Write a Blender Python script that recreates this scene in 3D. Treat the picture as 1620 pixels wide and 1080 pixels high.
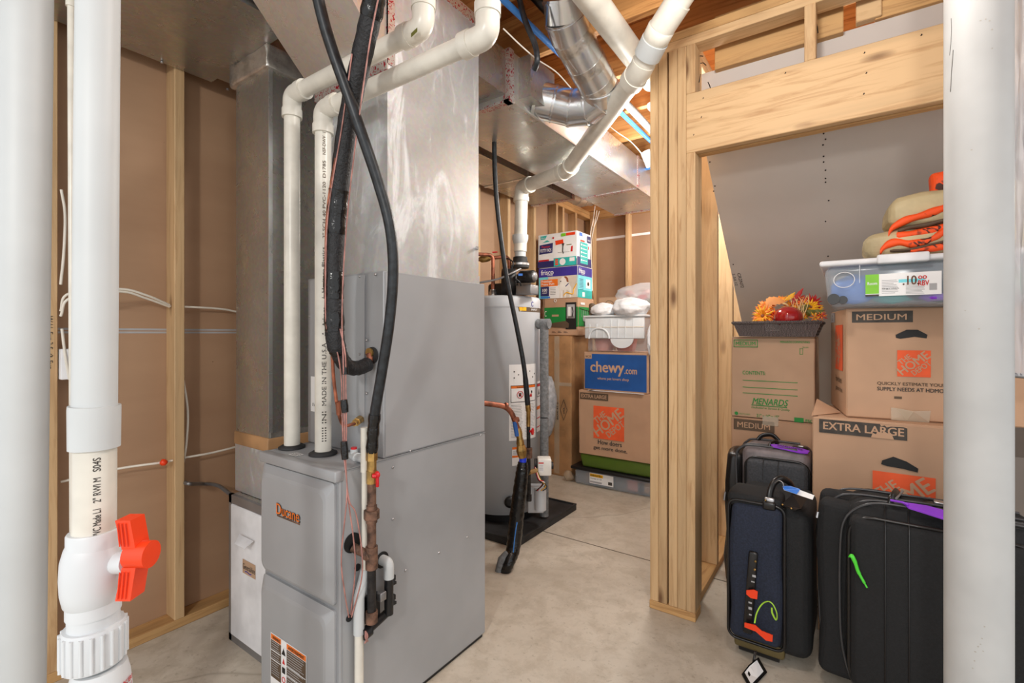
import bpy, bmesh, math, random
from mathutils import Vector as V, Matrix, noise
random.seed(7)
S = bpy.context.scene
for o in list(bpy.data.objects): bpy.data.objects.remove(o)
C = S.collection
# ---------------------------------------------------------------- camera
F, CX, CY, H, TH = 760.0, 810.0, 528.0, 1.26, math.radians(35.1)
cam = bpy.data.objects.new('camera', bpy.data.cameras.new('camera')); C.objects.link(cam)
cam.location = (0, 0, H); cam.rotation_euler = (math.pi/2, 0, TH)
cam.data.sensor_width = 36; cam.data.lens = 36*F/1620; cam.data.shift_y = -(540-CY)/1620
cam.data.clip_start = .02
S.camera = cam
# ---------------------------------------------------------------- world, light, exposure
S.view_settings.view_transform = 'Standard'; S.view_settings.look = 'None'
S.view_settings.gamma = 1; S.view_settings.use_curve_mapping = False
S.view_settings.exposure = 0.05
w = bpy.data.worlds.new('world'); S.world = w; w.use_nodes = True
w.node_tree.nodes['Background'].inputs[0].default_value = (.97, .985, 1, 1)
w.node_tree.nodes['Background'].inputs[1].default_value = 1.15
def lamp(name, loc, e, r=.05, c=(1, .97, .92)):
    l = bpy.data.lights.new(name, 'POINT'); l.energy = e; l.shadow_soft_size = r; l.color = c
    o = bpy.data.objects.new(name, l); C.objects.link(o); o.location = loc
    return o
lamp('bulb_or_fill', (-.2, 1.17, 2.40), 27, .07)
lamp('bulb_or_fill', (-.93, 2.80, 2.22), 46, .12)
lamp('bulb_or_fill', (-1.05, 4.42, 2.25), 34, .12)  # added fill to brighten the back walls, no known bulb there
lamp('bulb_or_fill', (.15, -1.9, 2.25), 130, .12)  # added fill from behind the camera, not a bulb of the room
lamp('bulb_or_fill', (1.0, 2.75, 1.9), 34, .08)  # added fill for the closet soffit, no lamp known there
# ---------------------------------------------------------------- photo rays to places
fx, fy, rx, ry = -math.sin(TH), math.cos(TH), math.cos(TH), math.sin(TH)
def ray(u, v):
    s = (u-CX)/F
    return V((fx+rx*s, fy+ry*s, -(v-CY)/F))
O = V((0, 0, H))
def D(u, v, d): return O+ray(u, v)*d
def onX(u, v, X): r = ray(u, v); return O+r*(X/r.x)
def onY(u, v, Y): r = ray(u, v); return O+r*(Y/r.y)
def onZ(u, v, Z): r = ray(u, v); return O+r*((Z-H)/r.z)
# ---------------------------------------------------------------- materials
M = {}
def lin(c):
    return tuple(((x/255)/12.92 if x/255 <= .04045 else ((x/255+.055)/1.055)**2.4) for x in c)+(1,)
class NT:
    def __init__(s, name):
        s.m = bpy.data.materials.new(name); s.m.use_nodes = True; M[name] = s.m
        s.t = s.m.node_tree; s.b = s.t.nodes['Principled BSDF']
    def n(s, typ, **kw):
        x = s.t.nodes.new(typ)
        for k, v in kw.items():
            if k in x.inputs: x.inputs[k].default_value = v
            else: setattr(x, k, v)
        return x
    def l(s, a, b): s.t.links.new(a, b)
    def coord(s, scale=(1, 1, 1), kind='Object', rnd=False):
        tc = s.n('ShaderNodeTexCoord'); mp = s.n('ShaderNodeMapping'); mp.inputs['Scale'].default_value = scale
        s.l(tc.outputs[kind], mp.inputs['Vector'])
        if rnd:
            oi = s.n('ShaderNodeObjectInfo'); mu = s.n('ShaderNodeMath', operation='MULTIPLY'); mu.inputs[1].default_value = 37
            s.l(oi.outputs['Random'], mu.inputs[0]); cb = s.n('ShaderNodeCombineXYZ')
            for i in range(3): s.l(mu.outputs[0], cb.inputs[i])
            s.l(cb.outputs[0], mp.inputs['Location'])
        return mp.outputs[0]
    def noise(s, vec, sc, det=4, rough=.55, dist=0):
        x = s.n('ShaderNodeTexNoise'); x.inputs['Scale'].default_value = sc; x.inputs['Detail'].default_value = det
        x.inputs['Roughness'].default_value = rough; x.inputs['Distortion'].default_value = dist
        s.l(vec, x.inputs['Vector']); return x.outputs['Fac']
    def ramp(s, fac, stops):
        r = s.n('ShaderNodeValToRGB'); e = r.color_ramp.elements
        while len(e) < len(stops): e.new(.5)
        for i, (p, c) in enumerate(stops): e[i].position = p; e[i].color = c if len(c) == 4 else lin(c)
        s.l(fac, r.inputs[0]); return r.outputs[0]
    def mix(s, fac, a, b, mode='MIX'):
        x = s.n('ShaderNodeMix', data_type='RGBA', blend_type=mode)
        if isinstance(fac, (int, float)): x.inputs[0].default_value = fac
        else: s.l(fac, x.inputs[0])
        for i, q in ((6, a), (7, b)):
            if isinstance(q, tuple): x.inputs[i].default_value = q if len(q) == 4 else lin(q)
            else: s.l(q, x.inputs[i])
        return x.outputs[2]
    def bump(s, h, st=.2, d=.01):
        b = s.n('ShaderNodeBump'); b.inputs['Strength'].default_value = st; b.inputs['Distance'].default_value = d
        s.l(h, b.inputs['Height']); s.l(b.outputs[0], s.b.inputs['Normal'])
    def set(s, **kw):
        for k, v in kw.items(): s.b.inputs[k.replace('_', ' ')].default_value = v
        return s
BW = lambda x: (x, x, x, 1)
def plain(name, c, rough=.5, metal=0, var=.06, sc=6, bump=0, bsc=60, **kw):
    t = NT(name); t.set(Roughness=rough, Metallic=metal, **kw)
    v = t.coord(); f = t.noise(v, sc, 3)
    a = lin(tuple(min(255, x*(1+var)) for x in c)); b = lin(tuple(x*(1-var) for x in c))
    t.l(t.ramp(f, [(.35, b), (.65, a)]), t.b.inputs['Base Color'])
    if bump: t.bump(t.noise(v, bsc, 3), bump, .004)
    return t
def wood(name, light, dark, knots=True):
    t = NT(name); t.set(Roughness=.62)
    v = t.coord((1, 1, .07), rnd=True)
    f = t.noise(v, 38, 5, .6, 1.2); g = t.noise(v, 9, 3, .5, .8)
    c = t.ramp(f, [(.3, dark), (.52, light), (.8, light)])
    c2 = t.mix(t.ramp(g, [(.4, BW(0)), (.62, BW(.55))]), c, tuple(x*.86 for x in light[:3]))
    if knots:
        vv = t.coord((1, 1, .32), rnd=True); vo = t.n('ShaderNodeTexVoronoi'); vo.inputs['Scale'].default_value = 7.5
        t.l(vv, vo.inputs['Vector'])
        k = t.ramp(vo.outputs['Distance'], [(.06, BW(.9)), (.10, BW(.5)), (.16, BW(0))])
        c2 = t.mix(k, c2, (105, 66, 34))
    oi = t.n('ShaderNodeObjectInfo'); r = t.ramp(oi.outputs['Random'], [(0, BW(.86)), (1, BW(1.0))])
    t.l(t.mix(1.0, c2, r, 'MULTIPLY'), t.b.inputs['Base Color'])
    t.bump(f, .12, .003); return t
wood('pine', (216, 180, 134), (186, 144, 98))
wood('pine_dark', (208, 164, 108), (168, 122, 74))
wood('joist_wood', (214, 158, 96), (168, 108, 56))
wood('osb', (190, 122, 66), (140, 84, 42), False)
def galv(name, c, rough=.33, spang=.35, streak=False):
    t = NT(name); t.set(Metallic=.6 if streak else .85)
    v = t.coord(); vo = t.n('ShaderNodeTexVoronoi'); vo.inputs['Scale'].default_value = 90; t.l(v, vo.inputs['Vector'])
    n = t.noise(v, 5, 4, .6, .6)
    c0 = t.mix(spang*.5, lin(c), vo.outputs['Color'], 'SOFT_LIGHT')
    c1 = t.mix(t.ramp(n, [(.35, BW(0)), (.7, BW(.4))]), c0, tuple(x*.8 for x in c))
    if streak:
        sv = t.coord((1, 1, .35)); st = t.noise(sv, 7, 6, .7, 1.4)
        k = t.ramp(st, [(.56, BW(0)), (.64, BW(.75))]); c1 = t.mix(k, c1, (226, 228, 230))
        rr = t.ramp(st, [(.5, BW(rough)), (.66, BW(.7))])
    else: rr = t.ramp(n, [(.3, BW(rough-.08)), (.75, BW(rough+.16))])
    t.l(c1, t.b.inputs['Base Color']); t.l(rr, t.b.inputs['Roughness'])
    bn = t.noise(v, 3, 2); t.bump(bn, .25, .02); return t
galv('galvanized', (222, 222, 220), .3)
galv('galvanized_dark', (190, 187, 180), .28)
galv('galvanized_dirty', (206, 208, 210), .36, .3, True)
galv('galvanized_shiny', (226, 228, 230), .2, .2)
t = NT('printed_foil_tape'); t.set(Metallic=.7, Roughness=.3)
v = t.coord(); n = t.noise(v, 85, 2, .5, 1.5)
t.l(t.ramp(n, [(.56, (214, 212, 210)), (.585, (186, 30, 52))]), t.b.inputs['Base Color'])
plain('foil_tape', (214, 210, 204), .24, .85, .1, 20, .5, 45)
t = plain('furnace_grey', (156, 158, 161), .42, .15, .035, 2.5)
plain('furnace_light', (165, 167, 170), .42, .15, .035, 2.5)
plain('white_panel', (226, 227, 230), .45)
plain('pvc', (220, 216, 205), .32, 0, .05, 9)
plain('pvc_clean', (198, 202, 203), .5, 0, .02, 4)
plain('pvc_bright', (214, 218, 221), .42, 0, .02, 4)
plain('post_white', (186, 187, 186), .55, 0, .03, 6)
plain('black_foam', (26, 27, 30), .55, 0, .3, 60, .9, 160)
plain('black_tape', (18, 18, 19), .22, 0, .2, 40, 1, 38)
plain('black_jacket', (28, 32, 36), .4, 0, .35, 50)
plain('black_plastic', (22, 22, 24), .4)
plain('black_rubber', (36, 36, 37), .65, 0, .3, 9)
plain('black_iron', (70, 56, 50), .5, .5, .35, 40, .5, 90)
plain('rust_iron', (104, 78, 64), .6, .35, .35, 30, .6, 90)
plain('dark_iron', (44, 42, 42), .45, .5, .3, 40, .4, 90)
plain('brass', (176, 142, 84), .35, .85, .15, 30)
plain('copper', (150, 92, 70), .45, .55, .3, 18)
plain('wire_pink', (172, 122, 114), .45, 0, .15, 30)
plain('red_paint', (204, 24, 34), .35)
plain('orange_plastic', (240, 66, 24), .35, 0, .04)
plain('blue_plastic', (30, 60, 214), .4)
plain('blue_pex', (62, 138, 226), .35)
plain('cable_white', (226, 220, 208), .5)
plain('wh_grey', (190, 194, 199), .38, .05, .03, 2)
plain('foam_grey', (116, 118, 120), .8, 0, .12, 60, .5, 120)
t = plain('cardboard', (190, 152, 122), .75, 0, .04, 3)
plain('cardboard_grey', (184, 152, 124), .75, 0, .04, 3)
plain('cardboard_dark', (176, 134, 92), .6, 0, .08, 6)
plain('ink_dark', (66, 60, 54), .7, 0, .15, 30)
plain('ink_brown', (92, 74, 56), .7)
plain('ink_black', (22, 20, 20), .6)
plain('ink_green', (42, 138, 62), .7)
plain('ink_orange', (232, 92, 46), .7)
plain('ink_red', (206, 36, 36), .6)
plain('paper_white', (238, 238, 238), .55, 0, .02)
plain('paper_grey', (168, 168, 170), .6)
plain('label_orange', (244, 122, 34), .5)
plain('label_yellow', (248, 184, 26), .5)
plain('label_green', (128, 204, 38), .5)
plain('label_cyan', (60, 186, 226), .5)
plain('box_green', (18, 138, 62), .55)
plain('box_navy', (38, 40, 104), .5)
plain('box_purple', (60, 48, 150), .5)
plain('box_teal', (46, 182, 176), .5)
plain('box_cyan', (120, 218, 230), .5)
plain('chewy_blue', (20, 78, 148), .55)
plain('steel', (190, 190, 192), .3, .9)
plain('grey_metal', (150, 150, 152), .4, .7)
plain('navy_fabric', (30, 37, 54), .85, 0, .15, 160, .3, 400)
plain('black_fabric', (20, 21, 23), .8, 0, .18, 160, .3, 400)
plain('charcoal_fabric', (62, 64, 68), .8, 0, .12, 120, .3, 400)
plain('grey_sheen_fabric', (118, 110, 112), .5, 0, .1, 20)
plain('black_leather', (22, 20, 20), .3)
plain('zipper_grey', (74, 74, 76), .35, .3)
plain('purple_plastic', (142, 60, 214), .35)
plain('green_plastic', (84, 224, 60), .35)
plain('lime_plastic', (176, 226, 70), .35)
plain('tag_blue', (50, 120, 216), .4)
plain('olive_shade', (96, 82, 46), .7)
plain('khaki_fabric', (186, 170, 132), .6, 0, .08, 10, .4, 30)
plain('bulb_white', (250, 246, 235), .4)
plain('porcelain', (236, 234, 228), .3)
plain('mud_streak', (172, 166, 156), .7)
t = NT('wicker'); t.set(Roughness=.7); v = t.coord((1, 1, 3)); wv = t.n('ShaderNodeTexWave'); wv.inputs['Scale'].default_value = 60; wv.inputs['Distortion'].default_value = 6
t.l(v, wv.inputs['Vector']); t.l(t.ramp(wv.outputs['Fac'], [(.3, (60, 54, 54)), (.8, (138, 128, 126))]), t.b.inputs['Base Color']); t.bump(wv.outputs['Fac'], .8, .004)
t = NT('blaze_camo'); t.set(Roughness=.6); v = t.coord(); n = t.noise(v, 22, 2, .5, .8)
t.l(t.ramp(n, [(.37, (70, 34, 24)), (.42, (246, 84, 22))]), t.b.inputs['Base Color'])
# kraft-paper drywall back
t = NT('kraft_drywall'); t.set(Roughness=.7); v = t.coord((1, .25, 1)); n = t.noise(v, 3, 5); g = t.noise(t.coord(), 160, 2)
c = t.ramp(n, [(.3, (158, 124, 96)), (.7, (176, 142, 112))])
vo = t.n('ShaderNodeTexVoronoi'); vo.inputs['Scale'].default_value = 9; t.l(t.coord(), vo.inputs['Vector'])
c = t.mix(t.ramp(vo.outputs['Distance'], [(.012, BW(.8)), (.03, BW(0))]), c, (100, 66, 44))
t.l(c, t.b.inputs['Base Color']); t.bump(g, .05, .002)
t = NT('grey_drywall'); t.set(Roughness=.36); v = t.coord(); n = t.noise(v, 1.6, 4)
t.l(t.ramp(n, [(.3, (190, 182, 176)), (.7, (202, 194, 188))]), t.b.inputs['Base Color'])
plain('nail_hole', (40, 34, 30), .8)
# concrete
t = NT('concrete'); t.set(Roughness=.62); v = t.coord()
a = t.noise(v, 1.6, 6, .6, .4); b = t.noise(v, 9, 6, .7, .3); e = t.noise(v, 48, 4, .7)
c = t.ramp(a, [(.3, (182, 171, 155)), (.7, (208, 199, 184))])
c = t.mix(t.ramp(b, [(.38, BW(.55)), (.56, BW(0))]), c, (170, 158, 140))
c = t.mix(t.ramp(e, [(.3, BW(.5)), (.42, BW(0))]), c, (150, 138, 120))
dn = t.n('ShaderNodeTexNoise'); dn.inputs['Scale'].default_value = 2.2; t.l(v, dn.inputs['Vector'])
ad = t.mix(.22, v, dn.outputs['Color'])
vo = t.n('ShaderNodeTexVoronoi'); vo.feature = 'DISTANCE_TO_EDGE'; vo.inputs['Scale'].default_value = .75; t.l(ad, vo.inputs['Vector'])
c = t.mix(t.ramp(vo.outputs['Distance'], [(.0, BW(.45)), (.005, BW(0))]), c, (130, 118, 100))
t.l(c, t.b.inputs['Base Color']); t.bump(b, .12, .004)
plain('joint_dark', (92, 82, 68), .8)
# clear and translucent
def clear(name, c, alpha, rough=.15):
    t = NT(name); t.set(Roughness=rough, Alpha=alpha); t.b.inputs['Base Color'].default_value = lin(c); return t
clear('clear_plastic', (205, 218, 230), .34)
clear('frosted_plastic', (226, 230, 236), .24, .3)
clear('green_tub', (100, 128, 48), .7, .3)
clear('thin_bag', (232, 232, 236), .45, .3)
clear('clear_tape', (222, 205, 180), .4, .1)
t = NT('red_glass'); t.set(Roughness=.06, Coat_Weight=.6); t.b.inputs['Base Color'].default_value = lin((160, 26, 28))
t = NT('white_bag'); t.set(Roughness=.4, Subsurface_Weight=0); v = t.coord(); t.l(t.ramp(t.noise(v, 9, 3), [(.3, (224, 226, 230)), (.7, (246, 246, 248))]), t.b.inputs['Base Color']); t.bump(t.noise(v, 26, 4, .6, 1), .6, .01)
t = NT('fiber_bag'); t.set(Roughness=.6); v = t.coord(); t.l(t.ramp(t.noise(v, 26, 4), [(.3, (150, 156, 164)), (.7, (206, 210, 216))]), t.b.inputs['Base Color']); t.bump(t.noise(v, 60, 4), .6, .01)
for nm, cc in (('petal_orange', (248, 128, 30)), ('petal_yellow', (250, 182, 30)), ('petal_red', (186, 30, 30)), ('petal_peach', (250, 166, 96)), ('leaf_green', (104, 104, 40)), ('straw', (226, 192, 136)), ('terracotta', (196, 96, 66)), ('candle_pink', (206, 132, 118)), ('dog_white', (232, 228, 222)), ('dog_brown', (150, 88, 54)), ('beige', (214, 202, 186))):
    plain(nm, cc, .55)
# ---------------------------------------------------------------- mesh builder
def txt_mesh(s, bold=0):
    cu = bpy.data.curves.new('t', 'FONT'); cu.body = s; cu.offset = bold; cu.resolution_u = 3
    ob = bpy.data.objects.new('t', cu); C.objects.link(ob)
    dg = bpy.context.evaluated_depsgraph_get(); me = bpy.data.meshes.new_from_object(ob.evaluated_get(dg))
    vs = [v.co.copy() for v in me.vertices]; fs = [tuple(p.vertices) for p in me.polygons]
    bpy.data.objects.remove(ob); bpy.data.curves.remove(cu); bpy.data.meshes.remove(me)
    return vs, fs
_T = {}
class MB:
    def __init__(s, mat=None): s.v = []; s.f = []; s.m = []; s.s = []; s.mat = mat; s.mats = []
    def _add(s, vs, fs, mat=None, smooth=False):
        mat = mat or s.mat; b = len(s.v); s.v += [V(x) for x in vs]
        if mat not in s.mats: s.mats.append(mat)
        i = s.mats.index(mat)
        for f in fs: s.f.append([b+k for k in f]); s.m.append(i); s.s.append(smooth)
        return s
    def box(s, x0, x1, y0, y1, z0, z1, mat=None, xf=None):
        vs = [V((x, y, z)) for x in (x0, x1) for y in (y0, y1) for z in (z0, z1)]
        if xf: vs = [xf @ q for q in vs]
        return s._add(vs, [(0, 1, 3, 2), (4, 6, 7, 5), (0, 4, 5, 1), (2, 3, 7, 6), (0, 2, 6, 4), (1, 5, 7, 3)], mat)
    def bm(s, fn, mat=None, smooth=False, xf=None, disp=None):
        b = bmesh.new(); fn(b)
        for q in b.verts:
            if disp: q.co = disp(q.co.copy())
        b.verts.ensure_lookup_table()
        vs = [(xf @ q.co if xf else q.co.copy()) for q in b.verts]; b.verts.index_update()
        fs = [[q.index for q in f.verts] for f in b.faces]; b.free()
        return s._add(vs, fs, mat, smooth)
    def rbox(s, x0, x1, y0, y1, z0, z1, r=.01, seg=2, mat=None, xf=None, cuts=0, disp=None, smooth=True):
        def fn(b):
            bmesh.ops.create_cube(b, size=1)
            for q in b.verts: q.co = V(((x0+x1)/2+q.co.x*(x1-x0), (y0+y1)/2+q.co.y*(y1-y0), (z0+z1)/2+q.co.z*(z1-z0)))
            bmesh.ops.bevel(b, geom=b.edges[:]+b.verts[:], offset=r, segments=seg, affect='EDGES', profile=.5)
            if cuts: bmesh.ops.subdivide_edges(b, edges=b.edges[:], cuts=cuts, use_grid_fill=True)
        return s.bm(fn, mat, smooth, xf, disp)
    def ball(s, c, r, mat=None, sub=2, sc=(1, 1, 1), disp=None, xf=None):
        def fn(b):
            bmesh.ops.create_icosphere(b, subdivisions=sub, radius=1)
            for q in b.verts:
                p = q.co.copy()
                if disp: p *= disp(p)
                q.co = V((c[0]+p.x*r*sc[0], c[1]+p.y*r*sc[1], c[2]+p.z*r*sc[2]))
        return s.bm(fn, mat, True, xf)
    def tube(s, pts, r, seg=12, mat=None, caps=True, smooth=True, flat=1.0):
        pts = [V(p) for p in pts]; n = len(pts); rs = r if isinstance(r, (list, tuple)) else [r]*n
        T = []
        for i in range(n):
            a = pts[i]-pts[max(i-1, 0)]; b = pts[min(i+1, n-1)]-pts[i]
            if a.length < 1e-7: a = b
            if b.length < 1e-7: b = a
            T.append((a.normalized()+b.normalized()).normalized())
        N = T[0].orthogonal().normalized(); vs = []; fs = []
        for i in range(n):
            N = (N-T[i]*N.dot(T[i])); N = N.normalized() if N.length > 1e-6 else T[i].orthogonal().normalized()
            B = T[i].cross(N)
            for k in range(seg):
                a = 2*math.pi*k/seg; vs.append(pts[i]+(N*math.cos(a)+B*math.sin(a)*flat)*rs[i])
        for i in range(n-1):
            for k in range(seg):
                k2 = (k+1) % seg; fs.append((i*seg+k, i*seg+k2, (i+1)*seg+k2, (i+1)*seg+k))
        s._add(vs, fs, mat, smooth)
        if caps:
            s._add(vs[:seg], [tuple(range(seg))[::-1]], mat); s._add(vs[-seg:], [tuple(range(seg))], mat)
        return s
    def cyl(s, a, b, r, r2=None, seg=16, mat=None, smooth=True):
        return s.tube([a, b], [r, r if r2 is None else r2], seg, mat, True, smooth)
    def lathe(s, prof, o, ax=V((0, 0, 1)), seg=24, mat=None, smooth=True):
        o = V(o); ax = V(ax).normalized()
        return s.tube([o+ax*h for h, r in prof], [max(r, 1e-4) for h, r in prof], seg, mat, True, smooth) if False else s._lathe(prof, o, ax, seg, mat, smooth)
    def _lathe(s, prof, o, ax, seg, mat, smooth):
        N = ax.orthogonal().normalized(); B = ax.cross(N); vs = []; fs = []
        for h, r in prof:
            for k in range(seg):
                a = 2*math.pi*k/seg; vs.append(o+ax*h+(N*math.cos(a)+B*math.sin(a))*max(r, 1e-5))
        for i in range(len(prof)-1):
            for k in range(seg):
                k2 = (k+1) % seg; fs.append((i*seg+k, i*seg+k2, (i+1)*seg+k2, (i+1)*seg+k))
        s._add(vs, fs, mat, smooth)
        s._add(vs[:seg], [tuple(range(seg))[::-1]], mat); s._add(vs[-seg:], [tuple(range(seg))], mat)
        return s
    def poly(s, pts, thick=0, mat=None, n=None):
        pts = [V(p) for p in pts]
        if not thick: return s._add(pts, [tuple(range(len(pts)))], mat)
        n = n or (pts[1]-pts[0]).cross(pts[2]-pts[0]).normalized(); k = len(pts)
        vs = pts+[p-n*thick for p in pts]
        return s._add(vs, [tuple(range(k)), tuple(range(2*k-1, k-1, -1))]+[(i, i+k, (i+1) % k+k, (i+1) % k) for i in range(k)], mat)
    def rect(s, mp, x0, y0, x1, y1, mat=None, lift=.0006, nx=1, ny=1, th=.0004):
        vs = []; fs = []
        for j in range(ny+1):
            for i in range(nx+1): vs.append(mp(x0+(x1-x0)*i/nx, y0+(y1-y0)*j/ny, lift))
        for j in range(ny):
            for i in range(nx): a = j*(nx+1)+i; fs.append((a, a+1, a+nx+2, a+nx+1))
        return s._add(vs, fs, mat)
    def text(s, mp, st, x, y, h, w=None, mat=None, lift=.0012, bold=.0, ang=0, slant=0):
        key = st
        if key not in _T: _T[key] = txt_mesh(st, 0)
        vs, fs = _T[key]
        if not vs: return s
        X0 = min(q.x for q in vs); X1 = max(q.x for q in vs); Y0 = min(q.y for q in vs); Y1 = max(q.y for q in vs)
        sy = h/max(Y1-Y0, 1e-6); sx = (w/max(X1-X0, 1e-6)) if w else sy; ca, sa = math.cos(ang), math.sin(ang)
        k = min(max(bold, 0), .03)*.8; sh = [(0, 0)] if k < .004 else [(-k, 0), (k, 0), (0, k*.5), (0, -k*.5)]
        for i, (ux, uy) in enumerate(sh):                      # heavier type: the letters overprinted a hair apart
            out = []
            for q in vs:
                a = (q.x-X0+ux)*sx; b = (q.y-Y0+uy)*sy; a += slant*b
                out.append(mp(x+a*ca-b*sa, y+a*sa+b*ca, lift+.00002*i))
            s._add(out, fs, mat)
        return s
    def build(s, name, parent=None, **tags):
        me = bpy.data.meshes.new(name); me.from_pydata([tuple(q) for q in s.v], [], s.f)
        for mm in s.mats: me.materials.append(M[mm])
        for p, mi, sm in zip(me.polygons, s.m, s.s): p.material_index = mi; p.use_smooth = sm
        # origin at base centre
        xs = [q.x for q in s.v]; ys = [q.y for q in s.v]; zs = [q.z for q in s.v]
        o = bpy.data.objects.new(name, me); C.objects.link(o)
        c = V(((min(xs)+max(xs))/2, (min(ys)+max(ys))/2, min(zs)))
        me.transform(Matrix.Translation(-c)); me.update()
        o.location = c
        if parent: adopt(o, parent)
        for k, v in tags.items(): o[k] = v
        return o
def origin(o):
    c = V((0, 0, 0)); p = o
    while p: c += p.location; p = p.parent
    return c
def adopt(o, parent): o.parent = parent; o.location = o.location-origin(parent)
def thing(name, loc, label, cat, group=None):
    o = bpy.data.objects.new(name, None); C.objects.link(o); o.location = loc; o.empty_display_size = .05
    o['label'] = label; o['category'] = cat
    if group: o['group'] = group
    return o
def tag(o, label, cat, group=None):
    o['label'] = label; o['category'] = cat
    if group: o['group'] = group
    return o
def struct(name, loc=(0, 0, 0)):
    o = bpy.data.objects.new(name, None); C.objects.link(o); o.location = loc; o['kind'] = 'structure'; return o
def plane(o, ux, uy):
    o = V(o); ux = V(ux).normalized(); uy = V(uy).normalized(); n = ux.cross(uy)
    return lambda x, y, l=0: o+ux*x+uy*y+n*l
def cylmap(c, r, a0, sgn=1):
    c = V(c)
    return lambda x, y, l=0: c+V((math.cos(a0+sgn*x/r)*(r+l), math.sin(a0+sgn*x/r)*(r+l), y))
def fillet(pts, rad, n=8):
    pts = [V(p) for p in pts]; out = [pts[0]]
    for i in range(1, len(pts)-1):
        a, b, c = pts[i-1], pts[i], pts[i+1]; r = rad[i-1] if isinstance(rad, (list, tuple)) else rad
        d1 = (a-b).normalized(); d2 = (c-b).normalized(); r = min(r, (a-b).length*.49, (c-b).length*.49)
        for k in range(n+1):
            q = k/n; out.append((b+d1*r)*(1-q)**2+b*2*q*(1-q)+(b+d2*r)*q*q)
    return out+[pts[-1]]
def spl(P, n=8):
    P = [V(p) for p in P]; P = [P[0]*2-P[1]]+P+[P[-1]*2-P[-2]]; out = []
    for i in range(1, len(P)-2):
        a, b, c, d = P[i-1:i+3]
        for k in range(n):
            t = k/n; out.append(.5*((2*b)+(c-a)*t+(2*a-5*b+4*c-d)*t*t+(3*b-a-3*c+d)*t**3))
    return out+[P[-2]]
def board(name, a, b, wa, wb, up, mat='pine', parent=None):
    """board from a to b; wa wide along 'up', wb wide the other way; grain along its length"""
    a = V(a); b = V(b); z = (b-a).normalized(); x = V(up); x = (x-z*x.dot(z)).normalized(); y = z.cross(x)
    L = (b-a).length; e = .0025
    m = MB(mat); m.rbox(-wa/2, wa/2, -wb/2, wb/2, 0, L, e, 1, smooth=False)
    me = bpy.data.meshes.new(name); me.from_pydata([tuple(q) for q in m.v], [], m.f); me.materials.append(M[mat])
    o = bpy.data.objects.new(name, me); C.objects.link(o)
    R = Matrix((x, y, z)).transposed().to_4x4(); o.matrix_world = Matrix.Translation(a) @ R
    if parent:
        loc = o.location.copy(); o.parent = parent; o.location = loc-origin(parent)
    return o
# ================================================================ THE SETTING
m = MB('concrete').box(-2.46, 3.0, -2.2, 4.95, -.1, 0); fl = m.build('floor'); fl['kind'] = 'structure'
MB('joint_dark').box(-2.3, 1.3, 2.622, 2.628, -.01, .0012).build('control_joint', fl)
ZP, ZJ = 2.53, 2.61
ce = struct('ceiling', (0, 0, ZJ))
MB('osb').box(-2.46, 1.6, -.75, 4.95, 2.85, 2.87).build('subfloor', ce)
y = -.487
while y < 4.9:
    board('joist', (-2.45, y+.035, (ZJ+2.85)/2), (1.6, y+.035, (ZJ+2.85)/2), .24, .038, (0, 0, 1), 'joist_wood', ce)
    y += .4064
WX = -2.44
wl = struct('wall_left', (WX, 2, 0))
MB('kraft_drywall').box(WX-.012, WX, -.6, 4.94, 0, 2.85).build('drywall', wl)
board('bottom_plate', (WX+.0445, -.6, .019), (WX+.0445, 4.93, .019), .089, .038, (1, 0, 0), 'pine_dark', wl)
for z in (ZP+.019, ZP+.058): board('top_plate', (WX+.0445, -.6, z), (WX+.0445, 4.93, z), .089, .038, (1, 0, 0), 'pine_dark', wl)
for k in range(-2, 12):
    y = .46+.4064*k
    board('stud', (WX+.0445, y, .038), (WX+.0445, y, ZP), .089, .038, (1, 0, 0), 'pine', wl)
board('stud', (WX+.0445, 4.25, .038), (WX+.0445, 4.25, ZP), .089, .038, (1, 0, 0), 'pine', wl)
for z in (1.262, 1.275): MB('paper_grey').box(WX, WX+.0012, -.6, 4.93, z, z+.008).build('sheet_joint', wl)
BY = 4.93
wb = struct('wall_back', (-1.5, BY, 0))
MB('kraft_drywall').box(WX, -.57, BY, BY+.012, 0, 2.85).build('drywall', wb)
board('bottom_plate', (WX+.09, BY-.0445, .019), (-.66, BY-.0445, .019), .089, .038, (0, 1, 0), 'pine_dark', wb)
for z in (ZP+.019, ZP+.058): board('top_plate', (WX+.09, BY-.0445, z), (-.66, BY-.0445, z), .089, .038, (0, 1, 0), 'pine_dark', wb)
for x in (-2.33, -1.92, -1.51, -1.1, -.7): board('stud', (x, BY-.0445, .038), (x, BY-.0445, ZP), .089, .038, (0, 1, 0), 'pine', wb)
MB('paper_white').box(WX, -.57, BY-.0012, BY, 2.30, 2.325).build('sheet_joint', wb)
# the partition between the utility room and the closet, and the framed opening in front of the closet
PX0, PX1, HY = -.662, -.573, 2.175
wp = struct('wall_partition', (-.62, 3.4, 0))
board('bottom_plate', (-.6175, HY+.089, .019), (-.6175, BY, .019), .089, .038, (1, 0, 0), 'pine_dark', wp)
for z in (ZP+.019, ZP+.058): board('top_plate', (-.6175, HY+.089, z), (-.6175, BY, z), .089, .038, (1, 0, 0), 'pine', wp)
for y in (2.36, 2.72, 3.13, 3.54, 3.94, 4.35, 4.75):
    board('stud', (-.6175, y, .038), (-.6175, y, ZP), .089, .038, (1, 0, 0), 'pine', wp)
wo = struct('wall_opening', (.3, HY+.04, 0))
yc = HY+.0445
for x in (-.733, -.694, -.648, -.609):
    board('king_stud', (x, yc, .038), (x, yc, ZP), .089, .038, (0, 1, 0), 'pine', wo)
board('jack_stud', (-.5705, yc, .038), (-.5705, yc, 2.055), .089, .038, (0, 1, 0), 'pine', wo)
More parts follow.
